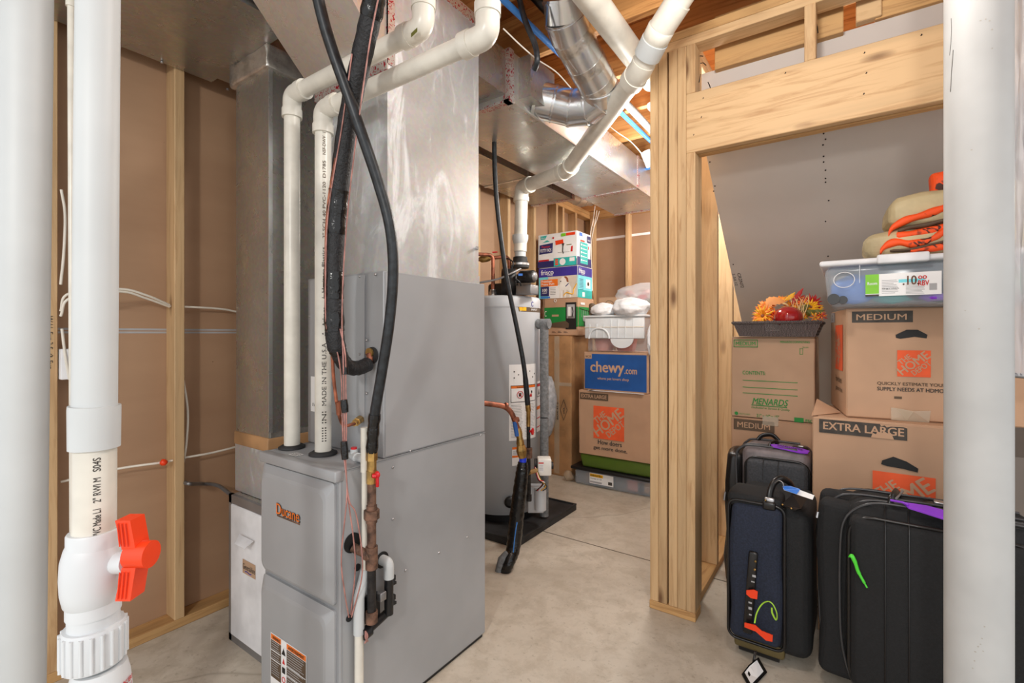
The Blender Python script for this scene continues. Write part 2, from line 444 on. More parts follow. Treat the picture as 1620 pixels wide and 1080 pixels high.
board('bottom_plate', (-.755, yc, .019), (-.55, yc, .019), .092, .038, (0, 1, 0), 'pine_dark', wo)
board('header', (-.5895, HY+.019, 2.185), (1.25, HY+.019, 2.185), .26, .038, (0, 0, 1), 'pine', wo)
board('header', (-.5895, HY+.07, 2.185), (1.25, HY+.07, 2.185), .26, .038, (0, 0, 1), 'pine_dark', wo)
for x in (-.5705, -.125, .42, .83): board('cripple_stud', (x, yc, 2.315), (x, yc, ZP), .089, .038, (0, 1, 0), 'pine', wo)
board('top_plate', (-.755, yc, ZP+.019), (1.25, yc, ZP+.019), .089, .038, (0, 1, 0), 'pine', wo)
board('top_plate', (-.755, yc, ZP+.058), (1.25, yc, ZP+.058), .089, .038, (0, 1, 0), 'pine_dark', wo)
board('blocking_board', (-.50, HY+.15, 2.575), (-.02, HY+.15, 2.575), .24, .038, (0, 0, 1), 'pine_dark', wo)
board('blocking_board', (.02, HY+.15, 2.575), (.10, HY+.15, 2.575), .2, .038, (0, 0, 1), 'pine', wo)
board('blocking_board', (.08, HY+.165, 2.60), (.9, HY+.165, 2.60), .26, .038, (0, 0, 1), 'pine_dark', wo)
for (u, v) in ((1097, 213), (1109, 185), (1112, 155), (1242, 115), (1367, 83), (1370, 115), (1366, 148), (1457, 55)):
    p = onY(u, v, HY-.0008); MB('nail_hole').cyl(p, p+V((.002, .0012, -.001)), .0035, seg=6).build('nail_mark', wo)
mp = plane(onY(1036, 34, HY-.001), (1, 0, 0), (0, 0, 1)); MB('ink_black').text(mp, '25', .02, 0, .05, .06, 'ink_black', 0, .0, .15).build('handwriting', wo)
# nails and bent wires sticking out above the header
m = MB('dark_iron')
for (u, v, du, dv) in ((1104, 92, 8, -3), (1108, 100, 9, 3), (1120, 130, 5, 14), (1108, 118, -2, 12), (1290, 92, 4, 6), (1292, 38, 2, 14)):
    p = onY(u, v, HY+.10); q = onY(u+du, v+dv, HY+.06); m.tube([p, (p+q)/2+V((0, 0, .006)), q], .0022, 5)
m.build('bent_nails', wo)
# under-stair soffit of grey drywall
sl = struct('wall_soffit', (.3, 3.2, 0))
sy0, sz0 = 2.34, 2.13-.84*(2.34-2.42); sy1 = 4.6; sz1 = 2.13-.84*(sy1-2.42)
m = MB('grey_drywall')
m.poly([(-.565, sy0, sz0), (-.565, sy1, sz1), (1.3, sy1, sz1), (1.3, sy0, sz0)], .012)
m.poly([(-.565, sy0, sz0), (1.3, sy0, sz0), (1.3, sy0, 2.47), (-.565, sy0, 2.47)], .012)
so = m.build('drywall', sl)
m = MB('nail_hole'); nS = V((0, -.643, -.766))
for (u, v) in ((1305, 203), (1303, 211), (1306, 220), (1302, 229), (1303, 247), (1303, 256), (1306, 269), (1306, 282), (1306, 288), (1311, 317), (1306, 350), (1310, 405), (1121, 244), (1123, 256), (1131, 294), (1129, 302), (1160, 418)):
    r = ray(u, v); t_ = (2.13+.84*2.42-H)/(r.z+.84*r.y); p = O+r*t_; m.cyl(p, p+nS*.0025, .0034, seg=8)
m.build('screw_hole', sl, kind='stuff')
def soff(u, v):
    r = ray(u, v); return O+r*((2.13+.84*2.42-H)/(r.z+.84*r.y))
p = soff(1166, 432); q = soff(1176, 470)
m = MB('ink_dark'); mp = plane(p+nS*.0015, (q-p), V((1, 0, 0)))
m.text(mp, 'CR2N72', 0, 0, .018, .12, 'ink_dark', 0); m.text(mp, '3-54 12', 0, -.026, .014, .10, 'ink_dark', 0); m.build('printing', sl)
MB('grey_drywall').box(1.3, 1.312, HY+.1, 4.9, 0, 2.47).build('wall_right')['kind'] = 'structure'
MB('grey_drywall').box(-.57, 1.3, 4.4, 4.412, 0, .6).build('wall_closet_end')['kind'] = 'structure'

# ================================================================ DUCTS
def panel_box(m, x0, x1, y0, y1, z0, z1, b=.004, mat=None):
    """sheet-metal box, every face cross-broken: pushed out a little at its middle"""
    c = [V((x, y, z)) for x in (x0, x1) for y in (y0, y1) for z in (z0, z1)]
    ce = sum(c, V())/8
    for q in ((0, 1, 3, 2), (4, 6, 7, 5), (0, 4, 5, 1), (2, 3, 7, 6), (0, 2, 6, 4), (1, 5, 7, 3)):
        p = [c[i] for i in q]; n = (p[1]-p[0]).cross(p[2]-p[0]).normalized(); mid = sum(p, V())/4
        if n.dot(mid-ce) < 0: n = -n
        m._add(p+[mid+n*b], [(0, 1, 4), (1, 2, 4), (2, 3, 4), (3, 0, 4)], mat)
    return m
def seam(m, a, b, w, h, mat=None):
    a = V(a); b = V(b); m.tube([a, b], w, 4, mat, True, False)
# big flat return duct overhead on the left
t = thing('return_duct', (-2.06, .4, 2.39), 'wide flat sheet metal duct running overhead along the left stud wall', 'duct')
m = MB('galvanized_dark')
for (a, b) in ((-.6, -.05), (-.05, .99)): panel_box(m, -2.345, -1.69, a, b, 2.39, 2.595, .006)
panel_box(m, -2.29, -1.9, .99, 3.6, 2.39, 2.595, .005)
m.build('duct_body', t)
for y in (-.05, 1.9, 2.9): MB('galvanized').box(-2.348 if y < 1 else -2.295, -1.685 if y < 1 else -1.895, y-.012, y+.012, 2.384, 2.6).build('drive_cleat', t)
for (u, v) in ((256, 97), (360, 140)):
    p = onZ(u, v, 2.388); MB('steel').cyl(p, p-V((0, 0, .008)), .006, seg=6).build('screw', t)
MB('printed_foil_tape').box(-2.30, -1.89, 3.56, 3.605, 2.384, 2.60).build('tape', t)
# drop duct
t = thing('drop_duct', (-2.0, 1.2, .6), 'tall rectangular sheet metal duct dropping beside the furnace onto the filter cabinet', 'duct')
m = MB('galvanized_dark'); panel_box(m, -2.13, -1.869, .995, 1.5, .60, 2.39, .004); m.build('duct_body', t)
m = MB('galvanized'); m.box(-1.8695, -1.866, .994, 1.01, .6, 2.39); m.build('corner_seam', t)
m = MB('galvanized_dirty'); m.box(-2.132, -1.867, .992, 1.503, .60, .80); m.build('boot', t)
m = MB('cardboard_dark'); m.rbox(-2.137, -1.862, .987, 1.506, .795, .85, .006, 2, cuts=2, disp=lambda p: p+V((noise.noise(p*40)*.002, noise.noise(p*40+V((9, 0, 0)))*.002, 0))); m.build('tape_band', t)
m = MB('foil_tape')
m.rbox(-2.15, -1.85, .975, 1.52, 2.30, 2.392, .01, 2, cuts=3, disp=lambda p: p+V((noise.noise(p*30)*.008, noise.noise(p*30+V((5, 0, 0)))*.008, noise.noise(p*25+V((0, 7, 0)))*.006)))
m.build('foil_collar', t)
m = MB('foil_tape'); m.box(-1.868, -1.864, 1.0, 1.45, .80, .87); m.build('foil_patch', t)
# filter cabinet
t = thing('filter_cabinet', (-1.9, 1.2, 0), 'white faced air filter cabinet on the floor left of the furnace', 'filter cabinet')
m = MB('galvanized_dark'); m.rbox(-2.10, -1.69, .965, 1.5, .0, .598, .004, 1, smooth=False); m.build('body', t)
MB('white_panel').rbox(-2.075, -1.70, .947, .966, .03, .565, .004, 1, smooth=False).build('door', t)
m = MB('grey_metal'); m.box(-2.10, -1.69, .952, .967, .566, .60).box(-2.10, -1.69, .952, .967, 0, .028).box(-2.10, -2.078, .952, .967, 0, .6); m.build('door_frame', t)
m = MB('white_panel'); a = onY(379, 845, .94); m.poly([a+V((0, 0, 0)), a+V((.11, 0, 0)), a+V((.10, -.03, -.022)), a+V((.025, -.03, -.022))], .002); m.build('pull_handle', t)
mp = plane(onY(384, 905, .9465), (1, 0, 0), (0, 0, 1)); m = MB('paper_white'); m.rect(mp, 0, 0, .10, .055, 'cardboard_grey')
m.text(mp, 'GeneralAire', .004, .018, .022, .092, 'ink_dark', bold=.02); m.text(mp, '~', .02, .006, .008, .05, 'box_purple'); m.build('maker_label', t)
# flexible conduit into the cabinet
m = MB('grey_metal'); P = spl([onX(290, 762, -2.40), onX(300, 765, -2.30), D(322, 765, 2.22), D(345, 768, 2.15), D(366, 782, 2.02), D(400, 797, 1.93), D(414, 804, 1.88)], 30)
m.tube(P, [.0085 if i % 2 else .0065 for i in range(len(P))], 8)
tag(m.build('flexible_conduit'), 'ribbed grey metal conduit running from the stud to the filter cabinet', 'conduit')
# supply plenum with 45-degree boot
t = thing('supply_plenum', (-1.46, 1.3, 1.467), 'tall smudged sheet metal plenum standing on the grey coil cabinet', 'duct')
m = MB('galvanized_dirty'); panel_box(m, -1.665, -1.26, 1.071, 1.551, 1.467, 2.57, .003); m.build('plenum_body', t)
m = MB('galvanized'); P = [(-1.665, 1.068, 2.165), (-1.665, .83, 2.40), (-1.665, -.6, 2.40), (-1.665, -.6, 2.57), (-1.665, 1.068, 2.57)]
Q = [(-1.262, b, c) for a, b, c in P]
m._add([V(p) for p in P+Q], [(0, 1, 2, 3, 4), (9, 8, 7, 6, 5), (0, 5, 6, 1), (1, 6, 7, 2), (2, 7, 8, 3), (3, 8, 9, 4), (4, 9, 5, 0)]); m.build('angled_boot', t)
m = MB('printed_foil_tape')
m.box(-1.667, -1.256, 1.064, 1.070, 2.14, 2.175); m.build('tape', t)
m = MB('printed_foil_tape'); m.box(-1.30, -1.256, 1.0665, 1.070, 2.16, 2.56).box(-1.2595, -1.256, 1.0665, 1.10, 2.16, 2.56); m.build('tape', t)
m = MB('printed_foil_tape'); m.box(-1.2598, -1.256, 1.07, 1.555, 2.53, 2.574); m.build('tape', t)
m = MB('galvanized_dirty'); m.box(-1.668, -1.257, 1.068, 1.554, 1.466, 1.50); m.build('base_flange', t)
m = MB('steel'); p = onX(753, 393, -1.258); m.cyl(p, p+V((.012, 0, 0)), .007, seg=6); m.build('screw', t)
# supply trunk
t = thing('supply_duct', (-1.52, 2.9, 2.34), 'rectangular sheet metal duct running back along the joists with red lettered tape', 'duct')
TX0, TX1, TZ0, TZ1 = -1.745, -1.285, 2.34, 2.575
m = MB('galvanized'); panel_box(m, TX0, TX1, 1.81, 3.46, TZ0, TZ1, .012); m.build('duct_body', t)
m = MB('galvanized'); panel_box(m, TX0, TX1, 3.46, 4.12, TZ0, TZ1, .006); m.build('duct_body', t)
for (a, b, c, d, e, f) in ((TX0-.005, TX1+.005, 3.44, 3.48, TZ0-.006, TZ1+.006), (TX0-.005, TX1+.005, 4.09, 4.126, TZ0-.006, TZ1+.006), (TX1-.03, TX1+.0035, 1.803, 1.84, TZ0-.006, TZ1+.006), (TX0-.005, TX1, 1.803, 1.84, TZ0-.006, TZ0+.006)):
    MB('printed_foil_tape').box(a, b, c, d, e, f).build('tape', t)
MB('galvanized').box(TX1-.002, TX1+.008, 1.84, 4.1, TZ0-.006, TZ0+.002).build('corner_seam', t)
MB('galvanized_dark').box(TX0+.1, TX1-.02, 1.555, 1.81, TZ0+.03, TZ1).build('connector', t)
MB('galvanized_dark').box(TX1, TX1+.07, 1.88, 2.1, 2.37, 2.565).build('takeoff_box', t)
# round duct with elbows
t = thing('round_duct', (-1.0, 2.0, 2.3), 'shiny round metal duct with segmented elbows curving off the side of the trunk', 'duct')
def gored(m, pts, r, lip=.004):
    P = [V(p) for p in pts]
    for i in range(len(P)-1):
        a, b = P[i], P[i+1]; d = (b-a).normalized()
        m.tube([a-d*.012, b+d*.012], r, 28); m.tube([b-d*.004, b+d*.004], r+lip, 28)
c0 = D(850, 158, 2.41); c1 = D(876, 164, 2.41); c2 = D(905, 171, 2.39); c3 = D(932, 168, 2.35); c4 = D(950, 154, 2.30)
c5 = D(948, 139, 2.26); c6 = D(902, 52, 2.05); c7 = D(895, 28, 2.0); c8 = D(893, 0, 1.96)
m = MB('galvanized_shiny'); gored(m, [c0, c1, c2, c3, c4, c5], .088); m.build('lower_elbow', t)
m = MB('galvanized_shiny'); m.tube([c5, c6], .086, 32); m.build('straight_pipe', t)
m = MB('galvanized_shiny'); gored(m, [c6, c7, c8], .087); m.build('upper_elbow', t)
m = MB('foil_tape'); d = (c6-c5)
for (a, b) in ((.0, .14), (.36, .52), (.80, .97)): m.tube([c5+d*a, c5+d*b], .0872, 32)
m.build('foil_tape', t)
m = MB('galvanized'); p = c0; m.tube([p-(c1-c0).normalized()*.015, p], .103, 28); m.build('collar', t)
t = thing('small_round_duct', (-2.0, 3.9, 2.4), 'small round metal duct with an elbow at the end of the far flat duct', 'duct')
m = MB('galvanized'); gored(m, [(-2.0, 3.6, 2.47), (-2.0, 3.85, 2.47)], .055); m.build('pipe', t)
m = MB('galvanized'); gored(m, [(-2.0, 3.85, 2.47), (-1.99, 3.95, 2.48), (-1.95, 4.03, 2.5), (-1.93, 4.06, 2.56)], .058); m.build('elbow', t)
# ================================================================ FURNACE
FX0, FX1, FY0, FY1, FZ = -1.675, -1.246, .872, 1.576, .852
t = thing('furnace', ((FX0+FX1)/2, 1.22, 0), 'tall grey gas furnace cabinet with two raised front doors', 'furnace')
m = MB('furnace_grey'); m.rbox(FX0, FX1, FY0+.006, FY1, .012, FZ-.002, .004, 1, smooth=False); m.build('cabinet', t)
MB('furnace_light').box(FX1-.001, FX1+.0015, FY0+.016, FY1-.002, .02, FZ-.01).build('side_panel', t)
MB('black_plastic').box(FX0+.01, FX1-.006, FY0+.03, FY1-.01, 0, .014).build('base_gap', t)
m = MB('furnace_light'); m.rbox(FX0-.004, FX1+.004, FY0-.012, FY0+.02, FZ-.034, FZ, .004, 2).box(FX0, FX1+.002, FY0+.01, FY1, FZ-.003, FZ-.0012)
m.build('top_lid', t)
def door(z0, z1, nm):
    m = MB('furnace_light')
    xs = (FX0+.008, FX1-.014); r = .03
    def ring(x0, x1, a0, a1, y, rr):
        out = []
        for (cx, cz, st) in ((x1-rr, a1-rr, 0), (x0+rr, a1-rr, 90), (x0+rr, a0+rr, 180), (x1-rr, a0+rr, 270)):
            for k in range(7):
                an = math.radians(st+15*k); out.append(V((cx+rr*math.cos(an), y, cz+rr*math.sin(an))))
        return out
    rings = [ring(xs[0], xs[1], z0, z1, FY0+.006, .012), ring(xs[0], xs[1], z0, z1, FY0-.002, .012), ring(xs[0]+.016, xs[1]-.02, z0+.016, z1-.022, FY0-.018, .03), ring(xs[0]+.024, xs[1]-.03, z0+.024, z1-.034, FY0-.021, .03)]
    vs = sum(rings, []); n = len(rings[0]); fs = []
    for i in range(3):
        for k in range(n): k2 = (k+1) % n; fs.append((i*n+k, i*n+k2, (i+1)*n+k2, (i+1)*n+k))
    m._add(vs, fs, smooth=False); m._add(rings[-1], [tuple(range(n))[::-1]])
    return m.build(nm, t)
d1 = door(.445, .812, 'upper_door'); d2 = door(.03, .43, 'lower_door')
mp = plane((-1.545, FY0-.0215, .668), (1, 0, 0), (0, 0, 1))
m = MB('ink_dark'); m.text(mp, 'Ducane', .002, -.002, .036, .134, 'ink_dark', .0008, .05); m.text(mp, 'Ducane', 0, 0, .036, .134, 'rust_iron', .0016, .03); m.text(mp, 'Ducane', 0, 0.001, .034, .132, 'label_orange', .0022, -.01)
m.rect(mp, .0, -.008, .134, -.003, 'rust_iron'); lg = m.build('raised_emblem', d1)
mp = plane((-1.583, FY0-.0215, .06), (1, 0, 0), (0, 0, 1)); W_, H_ = .209, .205
m = MB('paper_white'); m.rect(mp, 0, 0, W_, H_, 'paper_white'); m.rect(mp, .003, .06, .064, H_-.022, 'ink_brown', .0012); m.rect(mp, .098, .045, W_-.003, H_-.022, 'ink_brown', .0012)
m.rect(mp, .003, H_-.020, .064, H_-.003, 'label_orange', .0012); m.rect(mp, .098, H_-.020, W_-.003, H_-.003, 'label_orange', .0012)
m.text(mp, 'WARNING', .014, H_-.017, .010, .046, 'ink_black', .002, .02); m.text(mp, 'AVERTISSEMENT', .108, H_-.017, .010, .09, 'ink_black', .002, .02)
for i in range(4): m.rect(mp, .066, .155-.03*i, .096, .182-.03*i, 'paper_white', .0012)
m.poly([mp(.069, .158, .002), mp(.093, .158, .002), mp(.081, .180, .002)], mat='ink_black'); m.poly([mp(.073, .129, .002), mp(.089, .129, .002), mp(.081, .148, .002)], mat='ink_red')
m.rect(mp, .072, .099, .09, .118, 'ink_black', .002); m.tube([mp(.081+.009*math.cos(a/8*6.283), .078+.009*math.sin(a/8*6.283), .002) for a in range(9)], .0012, 4, 'ink_red')
for i in range(16):
    y = H_-.027-.0075*i
    if y > .07: m.rect(mp, .008, y, .058-random.random()*.012, y+.0022, 'paper_grey', .002)
    if y > .05: m.rect(mp, .103, y, W_-.01-random.random()*.03, y+.0022, 'paper_grey', .002)
for y in (.12, .15): m.rect(mp, .003, y, .064, y+.0025, 'paper_white', .0026); m.rect(mp, .098, y-.02, W_-.003, y-.0175, 'paper_white', .0026)
m.rect(mp, .003, .003, .08, .035, 'label_cyan', .0012); m.build('warning_label', d2)
for (u, v) in ((621, 739), (621, 821), (694, 874), (739, 849), (641, 902), (760, 688), (649, 713), (622, 903)):
    p = onX(u, v, FX1+.0015); MB('steel').lathe([(0, .0045), (.002, .0045), (.004, .002)], p, (1, 0, 0), 8).build('screw', t)
for (u, v, r) in ((557, 858, .030), (565, 897, .011), (552, 977, .011), (604, 885, .026)):
    p = onX(u, v, FX1+.001); MB('black_plastic').cyl(p, p+V((.003, 0, 0)), r, seg=24).build('knockout_hole', t)
# coil cabinet
KZ = 1.467
t = thing('coil_cabinet', (-1.46, 1.3, FZ), 'grey cooling coil cabinet stacked on top of the furnace', 'cabinet')
m = MB('furnace_grey'); m.rbox(-1.678, -1.246, 1.043, 1.576, FZ, KZ, .003, 1, smooth=False); m.build('body', t)
MB('furnace_light').box(-1.247, -1.2445, 1.05, 1.57, FZ+.006, KZ-.006).build('side_panel', t)
a = onY(578, 430, 1.042); b = onY(578, 660, 1.042)
m = MB('furnace_light'); m.box(-1.66, a.x, 1.038, 1.044, b.z, KZ-.008); m.build('front_panel', t)
for (u, v) in ((569, 437), (594, 434), (580, 538), (580, 622), (569, 560), (490, 500)):
    p = onY(u, v, 1.038); MB('steel').lathe([(0, .0045), (.002, .0045), (.004, .002)], p, (0, -1, 0), 8).build('screw', t)
mp = plane(onY(492, 650, 1.0378), (1, 0, 0), (0, 0, 1)); m = MB('paper_white'); m.rect(mp, 0, 0, .05, .13, 'paper_white'); m.text(mp, 'EVAPORATOR', .012, .02, .012, None, 'ink_dark', ang=0); m.build('rating_label', t)
p = onY(588, 562, 1.037); m = MB('black_rubber'); m.cyl(p, p+V((0, .004, 0)), .028, seg=20); m.build('line_grommet', t)
mp = plane(onZ(448, 722, FZ+.001), (1, 0, 0), (0, 1, 0))
m = MB('paper_white'); m.rect(plane((-1.555, .895, FZ), (1, 0, 0), (0, 1, 0)), 0, 0, .045, .03, 'paper_white')
for i in range(3): m.rect(plane((-1.555, .895, FZ), (1, 0, 0), (0, 1, 0)), .005, .005+.008*i, .04, .008+.008*i, 'ink_dark', .0012)
tag(m.build('lid_sticker'), 'small white sticker on the furnace lid between the two white pipes', 'sticker')
# ================================================================ PIPES AROUND THE FURNACE
def U(a): return V(a).normalized()
def elbow(a, c, b, r, L, mat='pvc', k=1.17, name='elbow', parent=None, hub=.03):
    a, c, b = V(a), V(c), V(b); da = U(a-c); db = U(b-c); m = MB(mat)
    P = fillet([c+da*L, c, c+db*L], L*.98, 10); m.tube(P, r*k, 20)
    for d in (da, db): m.tube([c+d*(L-hub*.3), c+d*(L+hub*.7)], r*k*1.09, 20)
    return m.build(name, parent)
def run(pts, r, L, parent, mat='pvc', hub=.03, seg=20):
    pts = [V(p) for p in pts]
    for i in range(len(pts)-1):
        a, b = pts[i], pts[i+1]; d = U(b-a)
        a2 = a+d*(L if i else 0); b2 = b-d*(L if i < len(pts)-2 else 0)
        MB(mat).tube([a2, b2], r, seg).build('pipe', parent)
    for i in range(1, len(pts)-1): elbow(pts[i-1], pts[i], pts[i+1], r, L, mat, parent=parent, hub=hub)
def vtext(c, r, a0, z, st, h, w, mat='ink_dark', bold=.01):
    m = MB(mat); c = V(c)
    mp = lambda x, y, l=0: V((c.x+math.cos(a0-y/r)*(r+.0006), c.y+math.sin(a0-y/r)*(r+.0006), z+x))
    return m.text(mp, st, 0, -h/2, h, w, mat, 0, bold)
pa = V((-1.636, .956, FZ)); pb = V((-1.463, .966, FZ))
t = thing('intake_pipe', pa, 'off-white plastic pipe rising from the left of the furnace lid, left one of the pair', 'pipe')
run([pa, (-1.636, .956, 2.115), (-.975, .956, 2.115), (-.975, .956, 2.60)], .0268, .06, t)
MB('black_rubber').lathe([(0, .045), (.006, .045), (.012, .034)], pa, seg=24).build('gasket', t)
mp = plane(onY(655, 52, .925), (1, 0, .3), (0, 0, 1)); m = MB('label_green'); m.rect(mp, -.012, -.006, .014, .006, 'leaf_green'); m.build('green_sticker', t)
t = thing('exhaust_pipe', pb, 'white printed plastic pipe rising from the furnace lid, right one of the pair', 'pipe')
run([pb, (-1.463, .966, 2.02), (-.755, .966, 2.02), (-.755, .966, 2.60)], .0268, .06, t)
MB('black_rubber').lathe([(0, .046), (.006, .046), (.012, .034)], pb, seg=24).build('gasket', t)
a0 = math.atan2(-pb.y, -pb.x)+.12
for z, s_, w_ in ((.90, 'IIIIII INI', .10), (1.02, 'MADE IN THE U.S.A', .21), (1.25, '\u25b2  Atkore', .10), (1.38, '|  Heritage Plastics', .17), (1.58, '2" SCH 40 PVC-1120  D1785', .26), (1.86, 'NSF-DWV  17:11:20', .12)):
    vtext(pb, .0268, a0, z, s_, .014 if z < 1.5 else .010, w_, 'ink_dark' if z < 1.5 else 'ink_brown').build('pipe_print', t)
m = MB('mud_streak'); m.tube([onY(566, 180, .933), onY(590, 168, .933)], .0006, 4); 
# insulated refrigerant line
t = thing('insulated_line', D(533, 500, 1.42), 'thick black foam insulated refrigerant line with tape wraps, hanging before the plenum', 'pipe')
P = [D(594, -25, 1.22), D(588, 20, 1.25), D(570, 100, 1.30), D(551, 190, 1.36), D(540, 270, 1.40), D(532, 350, 1.43), D(528, 430, 1.44), D(529, 510, 1.45), D(533, 550, 1.46), D(548, 578, 1.50), D(566, 582, 1.54), D(582, 576, 1.585)]
P = spl(P, 8); n = len(P)
m = MB('black_foam'); m.tube(P, [(.0275 if i < n*.72 else .0235)+.0008*math.sin(i*1.9) for i in range(n)], 16); m.build('foam_sleeve', t)
def wrap(P, i0, i1, r, nm='tape_wrap', mat='black_tape', par=None):
    return MB(mat).tube(P[i0:i1+1], [r+.0012*((i*7) % 3-1) for i in range(i0, i1+1)], 14).build(nm, par)
for a, b in ((2, 9), (35, 42), (48, 52), (54, 58), (62, 66)): wrap(P, a, b, .0292-(.004 if a > 60 else 0), par=t)
p = P[-1]; q = onY(583, 558, 1.03)
MB('copper').tube([p, (p+q)/2+V((0, .01, 0)), q], .011, 12).build('copper_stub', t)
MB('brass').cyl(q, q+V((0, .015, .0)), .017, seg=10).build('copper_fitting', t)
# liquid line
t = thing('copper_line', D(528, 600, 1.47), 'thin bare copper line bending into a brass fitting on the coil cabinet', 'pipe')
P = spl([D(532, 250, 1.37), D(519, 330, 1.41), D(516, 420, 1.42), D(518, 500, 1.44), D(525, 552, 1.46), D(528, 600, 1.48), D(535, 650, 1.50), D(543, 672, 1.53), D(557, 671, 1.56), D(564, 669, 1.58)], 6)
MB('copper').tube(P, .0052, 10).build('tube', t)
a = D(560, 670, 1.57); b = onY(570, 663, 1.036)
MB('brass').tube([a, a+(b-a)*.35, a+(b-a)*.36, b], [.010, .010, .014, .014], 6, smooth=False).build('flare_nut', t)
MB('copper').cyl(D(535, 635, 1.49), D(537, 655, 1.50), .009, seg=10).build('filter_body', t)
# black-jacketed gas tube
rz = lambda v, X=-1.195, u=588: onX(u, v, X)
t = thing('gas_tube', rz(700), 'slim black jacketed gas tube curving down in front of the plenum to a brass fitting', 'tube')
P = spl([D(498, -25, 1.26), D(518, 55, 1.28), D(556, 165, 1.31), D(597, 285, 1.36), D(617, 360, 1.38), D(622, 430, 1.40), D(616, 510, 1.42), D(603, 595, 1.44), D(593, 655, 1.455), rz(715)], 8)
MB('black_jacket').tube(P, .0155, 14).build('jacket', t)
wrap(P, len(P)-9, len(P)-1, .018, 'tape_end', par=t)
# gas riser
t = thing('gas_riser', rz(985), 'rusty iron gas pipe assembly with a tee standing beside the furnace', 'pipe')
def seg_(v0, v1, r, mat, nm, par=t, sg=14, X=-1.195, u=588): return MB(mat).tube([rz(v0, X, u), rz(v1, X, u)], r, sg, smooth=sg > 8).build(nm, par)
seg_(712, 728, .0175, 'brass', 'brass_nut', sg=6); seg_(726, 748, .0145, 'brass', 'brass_adapter'); seg_(744, 764, .0165, 'brass', 'valve_body', sg=8)
h = rz(750)+V((.018, -.008, 0)); m = MB('red_paint'); e1 = V((rx, ry, 0))
m.tube([h-e1*.002, h+e1*.010], .007, 8); m.rbox(-.005, .005, -.004, .004, -.034, .012, .003, 2, xf=Matrix.Translation(h+e1*.012)); m.ball(h+e1*.012+V((0, 0, .004)), .011, sub=2, sc=(1, .6, 1)); m.build('red_handle', t)
seg_(762, 805, .0135, 'rust_iron', 'nipple'); seg_(799, 806, .016, 'rust_iron', 'union_collar'); seg_(806, 820, .0235, 'rust_iron', 'union_nut', sg=8); seg_(820, 826, .017, 'rust_iron', 'union_collar')
seg_(824, 868, .0135, 'rust_iron', 'nipple'); seg_(864, 899, .0185, 'rust_iron', 'tee'); seg_(897, 968, .0135, 'dark_iron', 'nipple'); seg_(966, 984, .018, 'rust_iron', 'cap')
a = rz(880); b = onX(557, 865, FX1+.002); MB('rust_iron').tube([a, a+(b-a)*.35], .018, 14).build('tee_branch', t); MB('rust_iron').tube([a+(b-a)*.3, b], .0135, 14).build('stub', t)
# condensate pipes
t = thing('condensate_drain', onX(568, 1080, -1.215), 'thin white plastic drain pipe running down the furnace side behind the iron pipe', 'pipe')
cz = lambda u, v: onX(u, v, -1.222)
MB('pvc').tube([cz(577, 676), cz(577, 746)], .0125, 14).build('open_riser', t)
MB('pvc').tube([cz(577, 744), cz(577, 905)], .0095, 14).build('pipe', t)
MB('pvc_clean').tube([cz(577, 900), cz(576, 915), cz(568, 945), cz(568, 1002)], [.0125, .0165, .0165, .0165], 14).build('wye_fitting', t)
MB('pvc').tube([cz(568, 1000), onX(568, 1270, -1.222)], .0135, 14).build('pipe', t)
a = onY(552, 722, 1.04); b = cz(577, 726)
MB('pvc_clean').tube([a, b], .013, 14).build('tee_branch', t); MB('pvc_clean').tube([a+(b-a)*.15, a+(b-a)*.6], .017, 14).build('tee', t)
MB('pvc_clean').tube([a+(b-a)*.35, a+(b-a)*.35+V((0, 0, .028))], .012, 14).build('clean_out', t); MB('red_paint').cyl(a+(b-a)*.35+V((0, 0, .028)), a+(b-a)*.35+V((0, 0, .034)), .010).build('red_cap', t)
t = thing('condensate_trap', onX(605, 985, FX1+.02), 'black condensate trap with a white elbow mounted on the furnace side', 'trap')
a = onX(604, 885, FX1+.002); b = a+V((.034, 0, 0)); c = onX(612, 908, b.x); c.y = b.y
MB('pvc_clean').tube(fillet([a, V((b.x, b.y, a.z)), V((b.x, b.y, a.z-.05))], .024), .0165, 16).build('elbow', t)
MB('black_plastic').tube([V((b.x, b.y, a.z-.045)), V((b.x, b.y, a.z-.165))], .0145, 16).build('riser', t)
for dz in (-.075, -.14):
    m = MB('black_plastic'); y0 = b.y+.015; m.box(FX1+.002, FX1+.012, y0+.012, y0+.035, a.z+dz-.008, a.z+dz+.008).box(FX1+.002, b.x+.004, y0, y0+.014, a.z+dz-.004, a.z+dz+.004); m.build('bracket', t)
m = MB('black_plastic'); m.rbox(FX1+.003, FX1+.03, b.y-.075, b.y-.028, a.z-.17, a.z-.085, .004, 2); m.build('trap_body', t)
m = MB('black_plastic'); m.tube([V((b.x-.01, b.y, a.z-.165)), V((b.x+.0, b.y-.09, a.z-.178))], .013, 14); m.cyl(V((b.x+.0, b.y-.075, a.z-.177)), V((b.x+.0, b.y-.10, a.z-.181)), .018, seg=16); m.build('trap_leg', t)
m = MB('grey_metal'); m.rbox(FX1+.03, FX1+.05, b.y-.045, b.y-.02, a.z-.105, a.z-.078, .003, 2); m.build('pressure_switch', t)
m = MB('wire_pink'); q = V((b.x+.012, b.y-.10, a.z-.181))
for k in range(3): m.tube(spl([q+V((0, 0, .016)), q+V((.01, -.004*k, .004)), q+V((.004, .006*k-.006, -.016))], 4), .0022, 5)
m.build('wire_tie', t)
